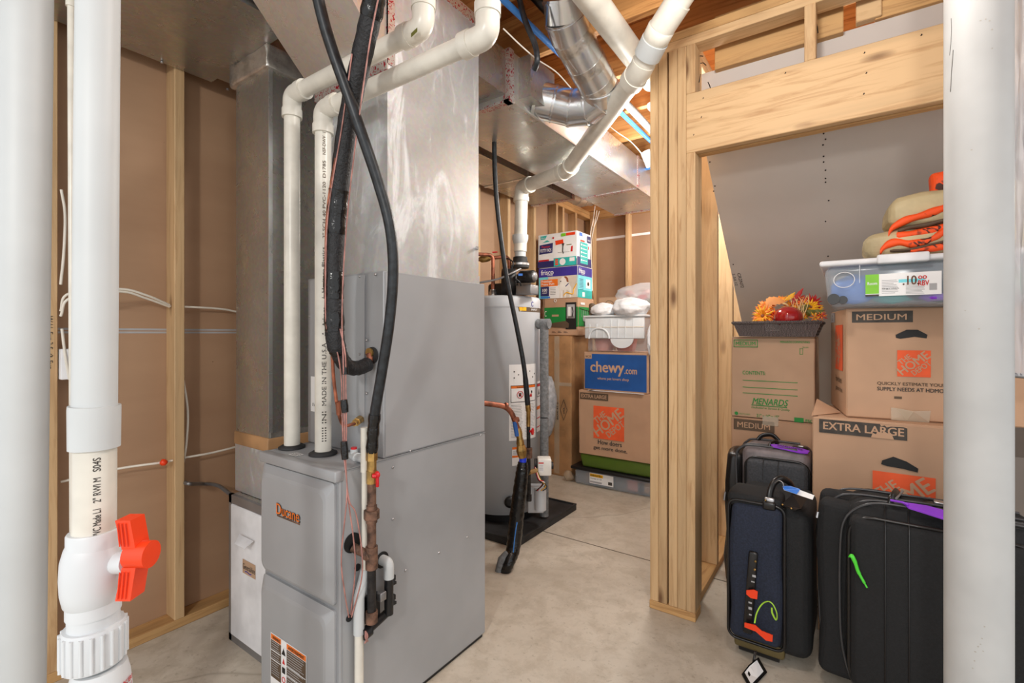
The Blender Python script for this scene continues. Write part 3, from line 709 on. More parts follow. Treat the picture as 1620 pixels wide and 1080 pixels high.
# thermostat wires
wg = 'thin pink wires strapped down the furnace corner'
LW = [[D(557, 85, 1.27), D(541, 200, 1.34), D(520, 330, 1.40), D(515, 430, 1.41), D(517, 520, 1.43), D(533, 555, 1.44), D(540, 600, 1.45), D(541, 650, 1.45), D(544, 720, 1.44), onX(549, 780, -1.205), onX(540, 880, -1.205), onX(545, 935, -1.205), onX(552, 976, -1.232)],
      [D(602, -20, 1.19), D(583, 80, 1.25), D(556, 280, 1.37), D(545, 400, 1.42), D(541, 500, 1.43), D(543, 570, 1.42), D(544, 620, 1.44), D(545, 680, 1.44), D(546, 730, 1.44), onX(552, 790, -1.20), onX(563, 812, -1.195), onX(572, 868, -1.185), onX(572, 915, -1.19), onX(556, 976, -1.23)],
      [D(538, 520, 1.43), D(546, 560, 1.42), D(547, 610, 1.44), D(548, 680, 1.44), D(547, 730, 1.44), onX(551, 790, -1.205), onX(559, 850, -1.205), onX(562, 900, -1.205), onX(555, 972, -1.232)]]
nm = ('pink wire running along the left edge of the black insulated line', 'pink wire with the widest loop in front of the iron tee', 'pink wire hanging straight between the two looped wires')
for k, L_ in enumerate(LW):
    o = MB('wire_pink').tube(spl(L_, 6), .0021, 6).build('thermostat_wire'); tag(o, nm[k], 'wire', wg)
gg = 'black tape bands around the pink wires'
for (v0, v1), w_ in (((566, 592), 'black tape band on the pink wires, level with the brass stub'), ((632, 652), 'black tape band on the pink wires, above the copper elbow'), ((698, 726), 'lowest black tape band on the pink wires, just over the furnace lid')):
    o = MB('black_tape').tube([D(544, v0, 1.435), D(545, (v0+v1)/2, 1.435), D(546, v1, 1.435)], [.010, .0115, .010], 10).build('tape_band'); tag(o, w_, 'tape', gg)
# ================================================================ CABLES ON THE LEFT WALL
cg = 'white cables run through the left wall studs'
CB = [([onX(96, 492, -2.34), onX(110, 464, -2.32), onX(190, 457, -2.32), onX(232, 467, -2.33), onX(268, 482, -2.37)], 'upper white cable sagging into the stud beside the filter cabinet'),
      ([onX(96, 500, -2.33), onX(112, 471, -2.31), onX(190, 461, -2.32), onX(232, 472, -2.34), onX(268, 485, -2.38)], 'lower white cable of the pair sagging into the stud'),
      ([onX(270, 484, -2.39), onX(345, 488, -2.40), onX(380, 494, -2.40)], 'short white cable between the stud and the tall drop duct'),
      ([onX(96, 762, -2.39), onX(188, 741, -2.38), onX(258, 731, -2.37), onX(291, 724, -2.38), onX(335, 716, -2.385), onX(380, 705, -2.39)], 'white cable crossing the stud at the orange sealant'),
      ([onX(97, 300, -2.345), onX(103, 340, -2.34), onX(101, 400, -2.34), onX(96, 450, -2.34)], 'thin white cable bowed along the leftmost stud'),
      ([onX(98, 520, -2.345), onX(103, 560, -2.33), onX(110, 600, -2.33)], 'white cable entering the white junction box'),
      ([onX(290, 600, -2.395), onX(297, 650, -2.38), onX(295, 700, -2.38), onX(289, 738, -2.39)], 'loose white cable hanging on the right side of the stud')]
for P, lb in CB: tag(MB('cable_white').tube(spl(P, 8), .0048, 6).build('electrical_cable'), lb, 'cable', cg)
p = onX(259, 731, -2.352); tag(MB('orange_plastic').ball(p, .014, sub=2, disp=lambda q: 1+.3*noise.noise(q*3)).build('fire_sealant'), 'orange blob of fire sealant where the cable enters the stud', 'sealant')
a = onX(96, 552, -2.33); b = onX(112, 600, -2.33)
m = MB('white_panel'); m.rbox(-2.38, -2.33, a.y, b.y+.06, b.z, a.z, .004, 2); tag(m.build('junction_box'), 'small white junction box beside the leftmost stud', 'box')
# handwriting on the leftmost stud (runs down)
sf = WX+.0896; yb = .44
mp = lambda x, y, l=0: V((sf+.0008, yb+.004+y, 1.325-x))
m = MB('ink_black'); m.text(mp, 'W.H. Fur 2 S\u2081 \u2191 Fur', 0, .004, .018, .19, 'ink_black', 0, .0); m.text(mp, '14', .05, -.004, .010, None, 'ink_black', 0); m.build('handwriting', wl)
# ================================================================ CEILING PIPES
t = thing('vent_main', (-.8, 2.0, 2.47), 'large white plastic pipe crossing the joists beside the round metal duct', 'pipe')
MB('pvc').tube([(-.775, .9, 2.50), (-.80, 2.35, 2.515)], .052, 24).build('pipe', t)
t = thing('blue_pipe', (-1.127, 2.6, 2.56), 'bright blue plastic water pipe running back under the joists', 'pipe')
MB('blue_pex').tube([(-1.125, 1.1, 2.585), (-1.12, 3.2, 2.585), (-1.11, 4.8, 2.585)], .0135, 12).build('tube', t)
p = V((-1.119, 3.32, 2.585)); MB('black_plastic').cyl(p, p+V((0, .03, 0)), .020, seg=12).build('clamp', t)
tag(MB('foam_grey').tube([(-1.03, 2.15, 2.56), (-1.045, 4.2, 2.56)], .021, 14).build('grey_pipe'), 'grey insulated pipe beside the blue pipe under the joists', 'pipe')
tag(MB('blue_pex').tube([(-1.3, 3.62, 2.53), (-.68, 3.62, 2.535)], .011, 10).build('blue_branch_pipe'), 'short blue pipe crossing under the joists toward the stud post', 'pipe')
t = thing('white_hose', D(972, 138, 2.35), 'short white hose with a black clamp behind the round duct elbow', 'hose')
MB('pvc_bright').tube([D(966, 122, 2.4), D(980, 150, 2.45)], .022, 14).build('hose', t); MB('black_plastic').tube([D(969, 128, 2.41), D(972, 134, 2.42)], .025, 14).build('clamp', t)
tag(MB('pvc_bright').tube([D(1021, 240, 3.4), D(1030, 262, 3.4)], .035, 14).build('pipe_fitting'), 'white plastic fitting under the joists beside the stud post', 'fitting')
bl = 'black cables hanging from the joists'
tag(MB('black_jacket').tube(spl([D(817, -20, 1.95), D(830, 30, 1.95), D(846, 70, 1.95), D(850, 95, 1.95), D(846, 110, 1.98)], 6), .012, 10).build('black_cable'), 'thick black cable looping down between the white pipe and the round duct', 'cable', bl)
tag(MB('black_plastic').tube(spl([D(832, -20, 2.2), D(856, 6, 2.2), D(870, 22, 2.25)], 6), .022, 10).build('black_cable'), 'short black hose at the top edge beside the round duct', 'cable', bl)
tw = 'thin white strings and wires under the joists'
for P, lb in (([D(796, 45, 1.9), D(824, 72, 1.95), D(850, 94, 2.0), D(880, 114, 2.1), D(903, 139, 2.15)], 'thin white wire ending at the round duct elbow'), ([D(945, 184, 2.5), D(975, 208, 2.6), D(1000, 226, 2.8), D(1026, 256, 3.0)], 'thin white wire crossing in front of the supply trunk'), ([D(1013, 68, 2.1), D(1025, 58, 2.05)], 'short white wire beside the vent pipe coupling'),
               ([D(941, 180, 2.5), D(942, 200, 2.5), D(938, 207, 2.5)], 'short hooked white wire under the round duct')):
    tag(MB('cable_white').tube(spl(P, 6), .0028 if 'ending' in lb else .0018, 6).build('thin_wire'), lb, 'wire', tw)
# water heater vent
t = thing('heater_vent_pipe', D(823, 400, 3.3), 'long off-white plastic vent pipe climbing from the water heater across the joists', 'pipe')
vp = [D(823, 398, 3.3), D(825, 297, 3.3), D(898, 269, 2.95), D(1012, 112, 2.02), D(1046, 45, 1.86), D(1108, -50, 1.70)]
VR = .0445
for a, b in ((0, 1), (1, 2), (2, 3), (4, 5)):
    MB('pvc').tube([vp[a], vp[b]], VR, 22).build('pipe', t)
elbow(vp[0], vp[1], vp[2], VR, .075, parent=t, k=1.12); elbow(vp[1], vp[2], vp[3], VR, .045, parent=t, k=1.12)
m = MB('pvc'); a, b = vp[3], vp[4]; d = b-a
m.tube([a-U(vp[3]-vp[2])*.05, a-U(vp[3]-vp[2])*.001, a+d*.22], VR*1.13, 24); m.build('elbow', t)
MB('pvc').tube([a-U(vp[3]-vp[2])*.08, a-U(vp[3]-vp[2])*.035], VR*1.22, 24).build('hub', t)
MB('pvc').tube([a+d*.1, a+d*.42], VR*1.08, 24).build('neck', t)
MB('pvc_clean').tube([a+d*.38, a+d*.74], VR*1.24, 24).build('coupling', t)
MB('pvc').tube([a+d*.74, a+d*.80, a+d*1.02, a+d*1.04], [VR*1.10, VR*1.2, VR*1.2, VR*1.08], 24).build('street_elbow', t)
MB('pvc').tube([b-d*.02, b+U(vp[5]-vp[4])*.10], VR*1.14, 24).build('hub', t)
MB('pvc_clean').tube([D(823, 384, 3.3), D(823, 413, 3.3)], VR*.86, 22).build('pipe', t)
MB('pvc_clean').tube([D(823, 372, 3.3), D(823, 378, 3.3), D(823, 386, 3.3)], [VR*1.25, VR*1.25, VR*1.0], 22).build('reducer', t)
# ================================================================ WATER HEATER
wc = V((-1.98, 2.70, 0)); WR = .262; AF = math.atan2(-2.70, 1.98)
t = thing('drain_pan', (-1.98, 2.70, 0), 'black plastic drain pan on the concrete under the water heater', 'pan')
MB('black_rubber').rbox(-2.36, -1.6, 2.32, 3.08, .0, .036, .004, 2).build('base', t)
for (a, b, c, d) in ((-2.36, -1.6, 2.32, 2.332), (-2.36, -1.6, 3.068, 3.08), (-1.612, -1.6, 2.332, 3.068), (-2.36, -2.348, 2.332, 3.068)):
    MB('black_rubber').box(a, b, c, d, .036, .046).build('rim', t)
T = thing('water_heater', (-1.98, 2.70, .04), 'light grey cylindrical gas water heater standing on a black pan', 'water heater')
MB('wh_grey').lathe([(.05, WR-.02), (.055, WR), (1.40, WR)], wc+V((0, 0, .04)), seg=64).build('tank', T)
MB('black_plastic').lathe([(0, WR-.03), (.052, WR-.03)], wc+V((0, 0, .04)), seg=48).build('base_ring', T)
MB('wh_grey').lathe([(0, WR+.003), (.055, WR+.003), (.07, WR-.006), (.078, WR-.05), (.08, .01)], wc+V((0, 0, 1.435)), seg=64).build('top_cap', T)
def cyr(z0, a_deg): return cylmap((wc.x, wc.y, z0), WR, AF+math.radians(a_deg))
mp = cyr(.572, 9.5); m = MB('paper_white'); W_ = .222; H_ = .49
m.rect(mp, 0, 0, W_, H_, 'paper_white', nx=12)
for i in range(30):
    y = .02+.0098*i
    if y < .235 or y > .36: 
        m.rect(mp, .012, y, .10-.02*random.random(), y+.0028, 'paper_grey', .0012, 4); m.rect(mp, .112, y, W_-.012-.02*random.random(), y+.0028, 'paper_grey', .0012, 4)
m.rect(mp, .010, .245, W_-.008, .355, 'ink_black', .0012, 10); m.rect(mp, .014, .249, W_-.012, .351, 'paper_white', .0018, 10); m.rect(mp, .014, .336, W_-.012, .351, 'label_orange', .0024, 10)
m.tube([mp(.075+.022*math.cos(a/16*6.283), .295+.022*math.sin(a/16*6.283), .003) for a in range(17)], .0022, 4, 'ink_red'); m.rect(mp, .066, .283, .084, .305, 'ink_black', .0024, 2); m.tube([mp(.06, .311, .0035), mp(.09, .279, .0035)], .0018, 4, 'ink_red')
m.poly([mp(.145, .275, .003), mp(.175, .275, .003), mp(.168, .30, .003), mp(.155, .29, .003)], mat='ink_red'); m.rect(mp, .165, .30, .178, .315, 'ink_black', .0028, 2)
for (x, y) in ((.03, .44), (.03, .40), (.06, .42), (.15, .44), (.18, .40), (.2, .42)): m.rect(mp, x, y, x+.008, y+.008, 'ink_dark', .0014)
m.text(mp, 'WARNING', .05, .338, .010, .06, 'ink_black', .003, .02)
m.build('instruction_label', T)
mp = cyr(.60, 60); m = MB('paper_white'); m.rect(mp, .005, 0, .10, .34, 'paper_white', nx=6); m.rect(mp, .008, .235, .098, .325, 'ink_black', .0012, 6); m.rect(mp, .011, .239, .095, .321, 'paper_white', .0018, 6); m.rect(mp, .011, .305, .095, .321, 'ink_red', .0024, 6); m.rect(mp, .005, .15, .1, .172, 'label_orange', .0012, 6); m.rect(mp, .005, .09, .1, .096, 'ink_red', .0012, 6); m.rect(mp, .005, .03, .1, .036, 'ink_red', .0012, 6)
m.poly([mp(.03, .25, .003), mp(.06, .25, .003), mp(.045, .29, .003)], mat='ink_black')
m.build('caution_label', T)
mp = cyr(.43, 14); m = MB('paper_white'); m.rect(mp, 0, -.02, .055, .10, 'paper_white', nx=3); m.rect(mp, 0, .085, .055, .10, 'label_orange', .0012, 3); m.rect(mp, 0, .032, .055, .045, 'label_orange', .0012, 3)
for i in range(5): m.rect(mp, .006, .05+.006*i, .046, .0525+.006*i, 'paper_grey', .0014, 3)
m.build('small_warning_label', T)
mp = cyr(1.405, 21.5); m = MB('ink_brown'); m.poly([mp(0, .062, .0004), mp(.012, 0, .0004), mp(.05, 0, .0005), mp(.05, .062, .0005)], mat='ink_brown'); m.rect(mp, .04, 0, .27, .062, 'ink_brown', .0005, 12)
m.poly([mp(.006, .056, .001), mp(.018, .006, .001), mp(.05, .006, .001), mp(.05, .056, .001)], mat='label_yellow'); m.rect(mp, .05, .03, .12, .056, 'label_yellow', .001, 5); m.rect(mp, .05, .006, .07, .032, 'label_yellow', .001, 2)
m.rect(mp, .10, .028, .20, .075, 'paper_white', .0014, 6); m.tube([mp(.125+.011*math.cos(math.radians(a)), .052+.014*math.sin(math.radians(a)), .003) for a in range(50, 320, 20)], .003, 5, 'box_purple'); m.rect(mp, .128, .047, .134, .057, 'ink_red', .002); m.text(mp, 'nergy', .142, .044, .014, .05, 'ink_dark', .002, .02); m.text(mp, 'ENERGY', .115, .010, .012, .07, 'paper_white', .0016, .02); m.rect(mp, .20, .03, .26, .056, 'label_yellow', .001, 4)
m.build('brand_band', T)
# blower on top
ZT = 1.515
hb = D(823, 412, 3.3)
MB('black_rubber').lathe([(0, .06), (.03, .062), (.05, .05), (.075, .048)], V((hb.x, hb.y, D(823, 424, 3.3).z)), seg=24).build('rubber_boot', T)
MB('steel').lathe([(0, .064), (.014, .064)], V((hb.x, hb.y, D(823, 420, 3.3).z)), seg=24).build('hose_clamp', T)
bc = D(805, 448, 3.25)
m = MB('black_plastic'); m.lathe([(-.05, .085), (-.045, .10), (.045, .10), (.05, .085)], bc, V((rx, ry, 0)), 28); m.rbox(bc.x-.14, bc.x+.04, bc.y-.06, bc.y+.08, ZT, bc.z, .02, 3); m.build('blower_housing', T)
m = MB('black_plastic'); m.lathe([(0, .075), (.02, .075), (.06, .06)], V((hb.x, hb.y, bc.z)), seg=24); m.build('blower_outlet', T)
a = D(824, 438, 3.16); b = D(845, 437, 3.10)
MB('dark_iron').lathe([(0, .038), (.005, .041), (.10, .041), (.105, .036)], a, b-a, 24).build('motor', T)
MB('grey_metal').lathe([(0, .030), (.008, .028), (.012, .012)], a+U(b-a)*.105, b-a, 20).build('motor_end_disc', T)
MB('tag_blue').rect(plane(D(820, 436, 3.10), V((rx, ry, 0)), (0, 0, 1)), 0, 0, .028, .014).build('motor_label', T)
p = D(834, 458, 3.13); m = MB('grey_metal'); m.rbox(p.x-.07, p.x+.05, p.y-.03, p.y+.06, ZT, p.z+.03, .006, 2); m.build('junction_cover', T)
for P in ([D(800, 425, 3.15), D(806, 436, 3.1), D(815, 430, 3.1), D(822, 424, 3.15)], [D(802, 408, 3.2), D(812, 415, 3.15), D(809, 425, 3.15)], [D(815, 440, 3.08), D(822, 446, 3.08), D(824, 452, 3.1)]):
    MB('black_jacket').tube(spl(P, 5), .005, 6).build('blower_wire', T)
tag(MB('grey_metal').tube(spl([D(752, 448, 3.0), D(785, 442, 3.0), D(805, 434, 3.0), D(824, 425, 3.05)], 6), .0065, 8).build('power_cord'), 'grey power cord stretched from behind the furnace to the heater blower', 'cord')
# gas control, cover, drain knob
g0 = D(861, 736, 2.98)
m = MB('porcelain'); X_ = Matrix.Translation(g0) @ Matrix.Rotation(TH, 4, 'Z'); m.rbox(-.042, .042, -.04, .05, -.055, .048, .008, 2, xf=X_); gv = m.build('gas_control', T)
mp = plane(X_ @ V((-.038, -.041, -.03)), X_.to_3x3() @ V((1, 0, 0)), (0, 0, 1)); m = MB('paper_white'); m.rect(mp, 0, 0, .032, .06); m.rect(mp, 0, .052, .032, .06, 'ink_red', .0012); 
for i in range(5): m.rect(mp, .004, .01+.007*i, .028, .012+.007*i, 'paper_grey', .0012)
m.build('control_label', gv)
MB('black_plastic').cyl(X_ @ V((.04, .0, .0)), X_ @ V((.056, 0, 0)), .022, seg=18).build('dial', gv)
MB('black_plastic').cyl(X_ @ V((-.06, .03, -.0)), X_ @ V((-.04, .03, 0)), .035, seg=18).build('dial', gv)
p = D(855, 792, 3.0); m = MB('wh_grey'); m.lathe([(-.055, .036), (.075, .036)], V((p.x, p.y, p.z)), seg=20); m.build('burner_cover', T)
p = D(845, 792, 3.03); X2 = Matrix.Translation(p) @ Matrix.Rotation(TH, 4, 'Z'); m = MB('wh_grey'); m.rbox(-.04, .06, -.01, .07, -.075, .09, .006, 2, xf=X2); m.build('burner_door', T)
for k, (c_, du) in enumerate((('ink_red', 0), ('paper_white', 3), ('black_plastic', -2), ('label_yellow', 6), ('black_plastic', 9))):
    MB(c_).tube(spl([D(846+du*.3, 738+k, 2.92), D(852+du*.5, 758, 2.90), D(860+du*.6, 762+k*2, 2.9), D(850+du, 776, 2.95)], 5), .003, 5).build('control_wire', T)
p = D(807, 793, 3.09); MB('black_plastic').lathe([(-.03, .012), (0, .03), (.004, .036), (.02, .036), (.024, .02)], p, U((0-wc.x, 0-wc.y, 0)), 20).build('drain_knob', T)
# foam covered relief pipe
t = thing('relief_pipe', (D(861, 790, 3.2).x, D(861, 790, 3.2).y, .05), 'grey foam covered pipe standing against the right of the water heater', 'pipe')
a = D(861, 512, 3.2); b = V((a.x, a.y, .05)); c = D(861, 660, 3.2)
MB('foam_grey').tube([a, V((a.x, a.y, c.z+.004))], .029, 18).build('foam_sleeve', t); MB('foam_grey').tube([V((a.x, a.y, c.z-.004)), b], .029, 18).build('foam_sleeve', t)
MB('foam_grey').tube([a+V((-.05, 0, .0)), a+V((.035, .01, 0))], .034, 18).build('foam_elbow', t)
# copper connections on top of the heater
cl = lambda u, v, d=3.25: D(u, v, d)
t = thing('copper_riser', cl(780, 464), 'copper water pipe rising from the heater nipple and turning left', 'pipe')
q = cl(780, 464); q.z = ZT
MB('steel').lathe([(0, .028), (.03, .028), (.032, .022), (.045, .022)], q, seg=8).build('nipple', t)
MB('copper').tube(fillet([q+V((0, 0, .04)), V((q.x, q.y, cl(780, 403).z)), cl(752, 402, 3.2)], .04), .0125, 12).build('pipe', t)
t = thing('copper_crossover', cl(796, 420), 'second copper pipe with a valve, crossing behind the heater riser', 'pipe')
MB('copper').tube(fillet([cl(752, 411, 3.32), cl(806, 405, 3.32), cl(806, 440, 3.32)], .05), .0125, 12).build('pipe', t)
MB('brass').tube([cl(758, 410, 3.31), cl(762, 410, 3.31), cl(770, 409, 3.31), cl(776, 409, 3.31)], [.014, .024, .024, .014], 10).build('valve', t)
MB('red_paint').tube([cl(779, 399, 3.25), cl(787, 398.5, 3.25)], .005, 6, flat=1).build('red_lever', t)
# gas tube to the heater
t = thing('heater_gas_tube', D(820, 640, 2.75), 'long slim black gas tube dropping in front of the water heater', 'tube')
P = spl([V((D(783, 235, 2.7).x, D(783, 235, 2.7).y, 2.60)), D(782, 235, 2.7), D(786, 320, 2.7), D(800, 430, 2.72), D(818, 520, 2.74), D(829, 580, 2.76), D(835, 640, 2.8)], 8)
MB('black_jacket').tube(P, [.0135]*(len(P)-6)+[.016]*6, 12).build('jacket', t)
MB('brass').tube([D(835, 638, 2.8), D(836, 650, 2.8), D(836, 651, 2.8), D(836, 674, 2.8)], [.016, .016, .0125, .0125], 8).build('brass_fitting', t)
MB('red_paint').lathe([(0, .006), (.012, .008), (.013, .020), (.022, .020)], D(838, 682, 2.78), V((rx, ry, 0))-V((0, .3, 0)), 10).build('red_handle', t)
t = thing('heater_gas_riser', D(837, 790, 2.82), 'dark iron gas pipe with a tee feeding the heater control', 'pipe')
MB('dark_iron').tube([D(836, 672, 2.8), D(837, 782, 2.84)], .0115, 12).build('nipple', t)
MB('rust_iron').tube([D(837, 708, 2.81), D(837, 724, 2.81)], .020, 8, smooth=False).build('union', t)
MB('brass').tube([D(836, 747, 2.82), D(848, 744, 2.93)], .015, 12).build('tee_branch', t)
MB('dark_iron').tube([D(837, 782, 2.84), D(837, 792, 2.84)], .016, 10).build('cap', t)
# water main
t = thing('water_main', onZ(806, 905, 0), 'black tape wrapped water main coming up out of the concrete floor', 'pipe')
b0 = onZ(805, 903, 0); tp = V((D(828, 716, 2.62)))
P = spl([b0+V((-.02, -.02, -.02)), b0+V((0, 0, .05)), D(812, 866, 2.60), D(817, 820, 2.62), D(822, 780, 2.62), D(826, 745, 2.62), D(827, 730, 2.62)], 8); n = len(P)
rs = [.024+.016*math.sin(math.pi*min(1, i/(n*.98)))**.8+.0016*math.sin(i*2.3) for i in range(n)]
MB('black_tape').tube(P, rs, 18).build('taped_pipe', t)
MB('foam_grey').tube([b0+V((-.045, -.03, -.01)), b0+V((-.03, -.02, .06)), b0+V((-.01, -.008, .10))], [.022, .024, .012], 10).build('sleeve', t)
MB('blue_plastic').tube([D(827, 736, 2.62), D(827, 722, 2.62)], .020, 14).build('blue_band', t)
MB('blue_pex').tube(spl([D(818, 826, 2.555), D(815, 845, 2.555), D(811, 880, 2.555), D(807, 900, 2.55), D(803, 914, 2.53)], 5), .0028, 6).build('tracer_wire', t)
MB('brass').tube([D(827, 724, 2.61), D(826, 718, 2.61), D(825, 712, 2.61), D(824, 704, 2.61)], [.020, .026, .029, .022], 8, smooth=False).build('union_nut', t)
MB('brass').tube([D(824, 706, 2.61), D(823, 700, 2.61), D(822, 692, 2.61), D(820, 684, 2.61), D(819, 676, 2.61)], [.019, .022, .017, .022, .016], 12).build('ball_valve', t)
MB('copper').tube(fillet([D(740, 634, 2.5), D(806, 643, 2.58), D(820, 680, 2.61)], .06), .0145, 14).build('copper_pipe', t)
for (u, v, u2, v2) in ((799, 641.6, 802, 642.2), (816, 662, 817, 666)): MB('copper').tube([D(u, v, 2.57), D(u2, v2, 2.575)], .0185, 14).build('copper_collar', t)
MB('chewy_blue').tube([D(814, 667, 2.56), D(818, 690, 2.55)], .0115, 10, flat=.5).build('blue_handle', t)
# ================================================================ BOXES IN THE FAR CORNER
def F_(x0, y0, z0): return plane((x0, y0, z0), (1, 0, 0), (0, 0, 1))           # a face toward the viewer
def R_(x1, y0, z0): return plane((x1, y0, z0), (0, 1, 0), (0, 0, 1))           # a face toward +X
def crease(p, a=.004, s_=6): return p+V((noise.noise(p*s_), noise.noise(p*s_+V((7, 3, 1))), noise.noise(p*s_+V((1, 9, 4)))*.4))*a
def carton(name, x0, x1, y0, y1, z0, z1, label, cat='cardboard box', mat='cardboard', group=None, tape=True, flap=True):
    t = thing(name, ((x0+x1)/2, (y0+y1)/2, z0), label, cat, group)
    MB(mat).rbox(x0, x1, y0, y1, z0+.001, z1-.004 if flap else z1-.001, .004, 1, cuts=2, disp=lambda p: crease(p, .003), smooth=False).build('carton', t)
    if flap:
        ym = (y0+y1)/2
        for (a, b) in ((y0+.001, ym-.002), (ym+.002, y1-.001)): MB(mat).box(x0+.001, x1-.001, a, b, z1-.004, z1-.0005).build('flap', t)
    return t
def hd_logo(m, mp, x, y, s, txt='cardboard'):
    m.rect(mp, x, y, x+s, y+s, 'ink_orange', .0012); a = math.radians(40); e = (math.cos(a), math.sin(a)); n_ = (-e[1], e[0]); cx, cy = x+s/2, y+s/2
    for st, h, w, off, sh in (('THE', .19, .44, .20, -.12), ('HOME', .31, 1.10, -.13, .0), ('DEPOT', .19, .66, -.355, .06)):
        px_ = cx+e[0]*(sh-w/2)*s+n_[0]*off*s; py_ = cy+e[1]*(sh-w/2)*s+n_[1]*off*s
        m.text(mp, st, px_, py_, h*s, w*s, txt, .002, .05, a)
# tall brown carton
t = carton('tall_carton', -2.30, -1.99, 3.734, 4.15, 0, 1.245, 'tall plain brown carton on the floor behind the water heater', mat='cardboard_dark')
mp = F_(-2.30, 3.731, 0); m = MB('clear_tape'); m.box(-2.30, -1.988, 3.7318, 3.733, .80, .83); m.box(-2.16, -2.11, 3.7316, 3.7335, .02, 1.24); m.build('packing_tape', t)
q = onY(892, 648, 3.730); mp = plane(q, (1, 0, 0), (0, 0, 1)); m = MB('ink_dark')
for a, b in (((0, .09), (.035, 0)), ((.035, 0), (0, -.09)), ((0, -.09), (-.035, 0)), ((-.035, 0), (0, .09))): m.tube([mp(a[0], a[1], .002), mp(b[0], b[1], .002)], .0018, 4)
mv = lambda x, y, l=0: mp(-y, x, l)
m.text(mv, 'HVA', -.03, -.012, .018, None, 'ink_dark', .002, .03); m.text(mv, 'BOX 41 2', -.09, .055, .016, .15, 'ink_dark', .002, .03); m.build('printing', t)
m = MB('cardboard_dark')
for z in (.35, .62, 1.0, 1.12): m.box(-2.17, -2.05, 3.7325, 3.7335, z, z+.055)
m.build('tape_patches', t)
m = MB('clear_tape'); m.ball(onY(900, 752, 3.66), .045, sub=2, disp=lambda p: 1+.5*noise.noise(p*3)); tag(m.build('plastic_scrap'), 'crumpled scrap of clear plastic on the floor by the tall carton', 'scrap')
# green carton
t = carton('appliance_carton', -2.27, -1.93, 3.745, 4.05, 1.247, 1.578, 'green and tan appliance carton showing a black coffee machine, on the tall carton', mat='cardboard')
mp = F_(-2.27, 3.741, 1.247); m = MB('box_green'); m.rect(mp, 0, .075, .34, .25, 'box_green'); m.rect(mp, .22, .055, .325, .29, 'ink_black', .0012); m.rect(mp, .232, .15, .31, .272, 'paper_grey', .0018); m.rect(mp, .245, .165, .27, .25, 'paper_white', .0024); m.poly([mp(.24, .15, .003), mp(.305, .155, .003), mp(.30, .17, .003), mp(.24, .17, .003)], mat='grey_metal')
m.tube([mp(.285, .165, .004), mp(.295, .21, .004), mp(.285, .25, .004)], .004, 5, 'ink_black')
m.poly([mp(.06, .075, .003), mp(.25, .065, .003), mp(.255, .105, .003), mp(.22, .128, .003), mp(.07, .108, .003)], mat='ink_brown'); m.rect(mp, .08, .168, .15, .185, 'cardboard', .0012); m.text(mp, 'C', .004, .17, .05, .02, 'paper_white', .0014)
m.tube([mp(.115+.012*math.cos(a), .31+.012*math.sin(a), .0015) for a in (i*math.pi/6 for i in range(13))], .003, 4, 'paper_white')
for i in range(3): m.rect(mp, .08+.06*i, .025, .12+.06*i, .028, 'ink_dark', .001); m.rect(mp, .08+.06*i, .033, .11+.06*i, .036, 'ink_dark', .001)
m.build('front_print', t)
mp = R_(-1.926, 3.745, 1.247); m = MB('box_green'); m.rect(mp, 0, .08, .30, .25, 'box_green'); m.rect(mp, .10, .085, .14, .12, 'ink_black', .0012); m.tube([mp(.02, .235, .003), mp(.26, .21, .003)], .003, 5, 'ink_black')
for i in range(5): m.tube([mp(.06+.035*i, .225, .003), mp(.055+.035*i, .16, .003)], .0018, 4, 'steel')
m.lathe([(0, .022), (.003, .022)], mp(.10, .145, .002), (1, 0, 0), 16, 'paper_grey'); m.rect(mp, .04, .27, .12, .29, 'paper_white', .001); m.build('side_print', t)
# puppy pad cartons
t = carton('puppy_pad_carton', -2.335, -1.94, 3.755, 4.03, 1.580, 1.862, 'white and teal puppy pad carton with a dog picture, between two other cartons', mat='paper_white', flap=False)
def fr(mp, w): return mp
mp = F_(-2.335, 3.751, 1.580); m = MB('box_cyan'); W_ = .395
m.rect(mp, 0, 0, W_, .195, 'box_cyan'); m.rect(mp, 0, .195, W_, .275, 'box_purple', .0008); m.rect(mp, .10, 0, W_-.005, .195, 'beige', .001); m.rect(mp, .10, 0, .25, .115, 'paper_white', .0012)
m.rect(mp, .02, .11, .20, .172, 'label_orange', .0018); m.text(mp, 'Premium', .03, .145, .022, .11, 'paper_white', .0026, .02); m.text(mp, 'Puppy Pads', .03, .117, .022, .135, 'paper_white', .0026, .02)
m.rect(mp, .02, .022, .11, .108, 'box_navy', .0018); m.text(mp, '100', .04, .062, .028, .05, 'paper_white', .0026, .03); m.text(mp, 'COUNT', .04, .044, .012, .05, 'paper_white', .0026, .03); m.rect(mp, .02, .004, .12, .018, 'tag_blue', .0018)
for i in range(5): m.rect(mp, .122, .035+.014*i, .178, .038+.014*i, 'ink_dark', .002)
m.text(mp, 'frisco', .025, .215, .045, .13, 'paper_white', .0016, .03); m.text(mp, 'training', .09, .202, .012, .055, 'paper_white', .0016, .02)
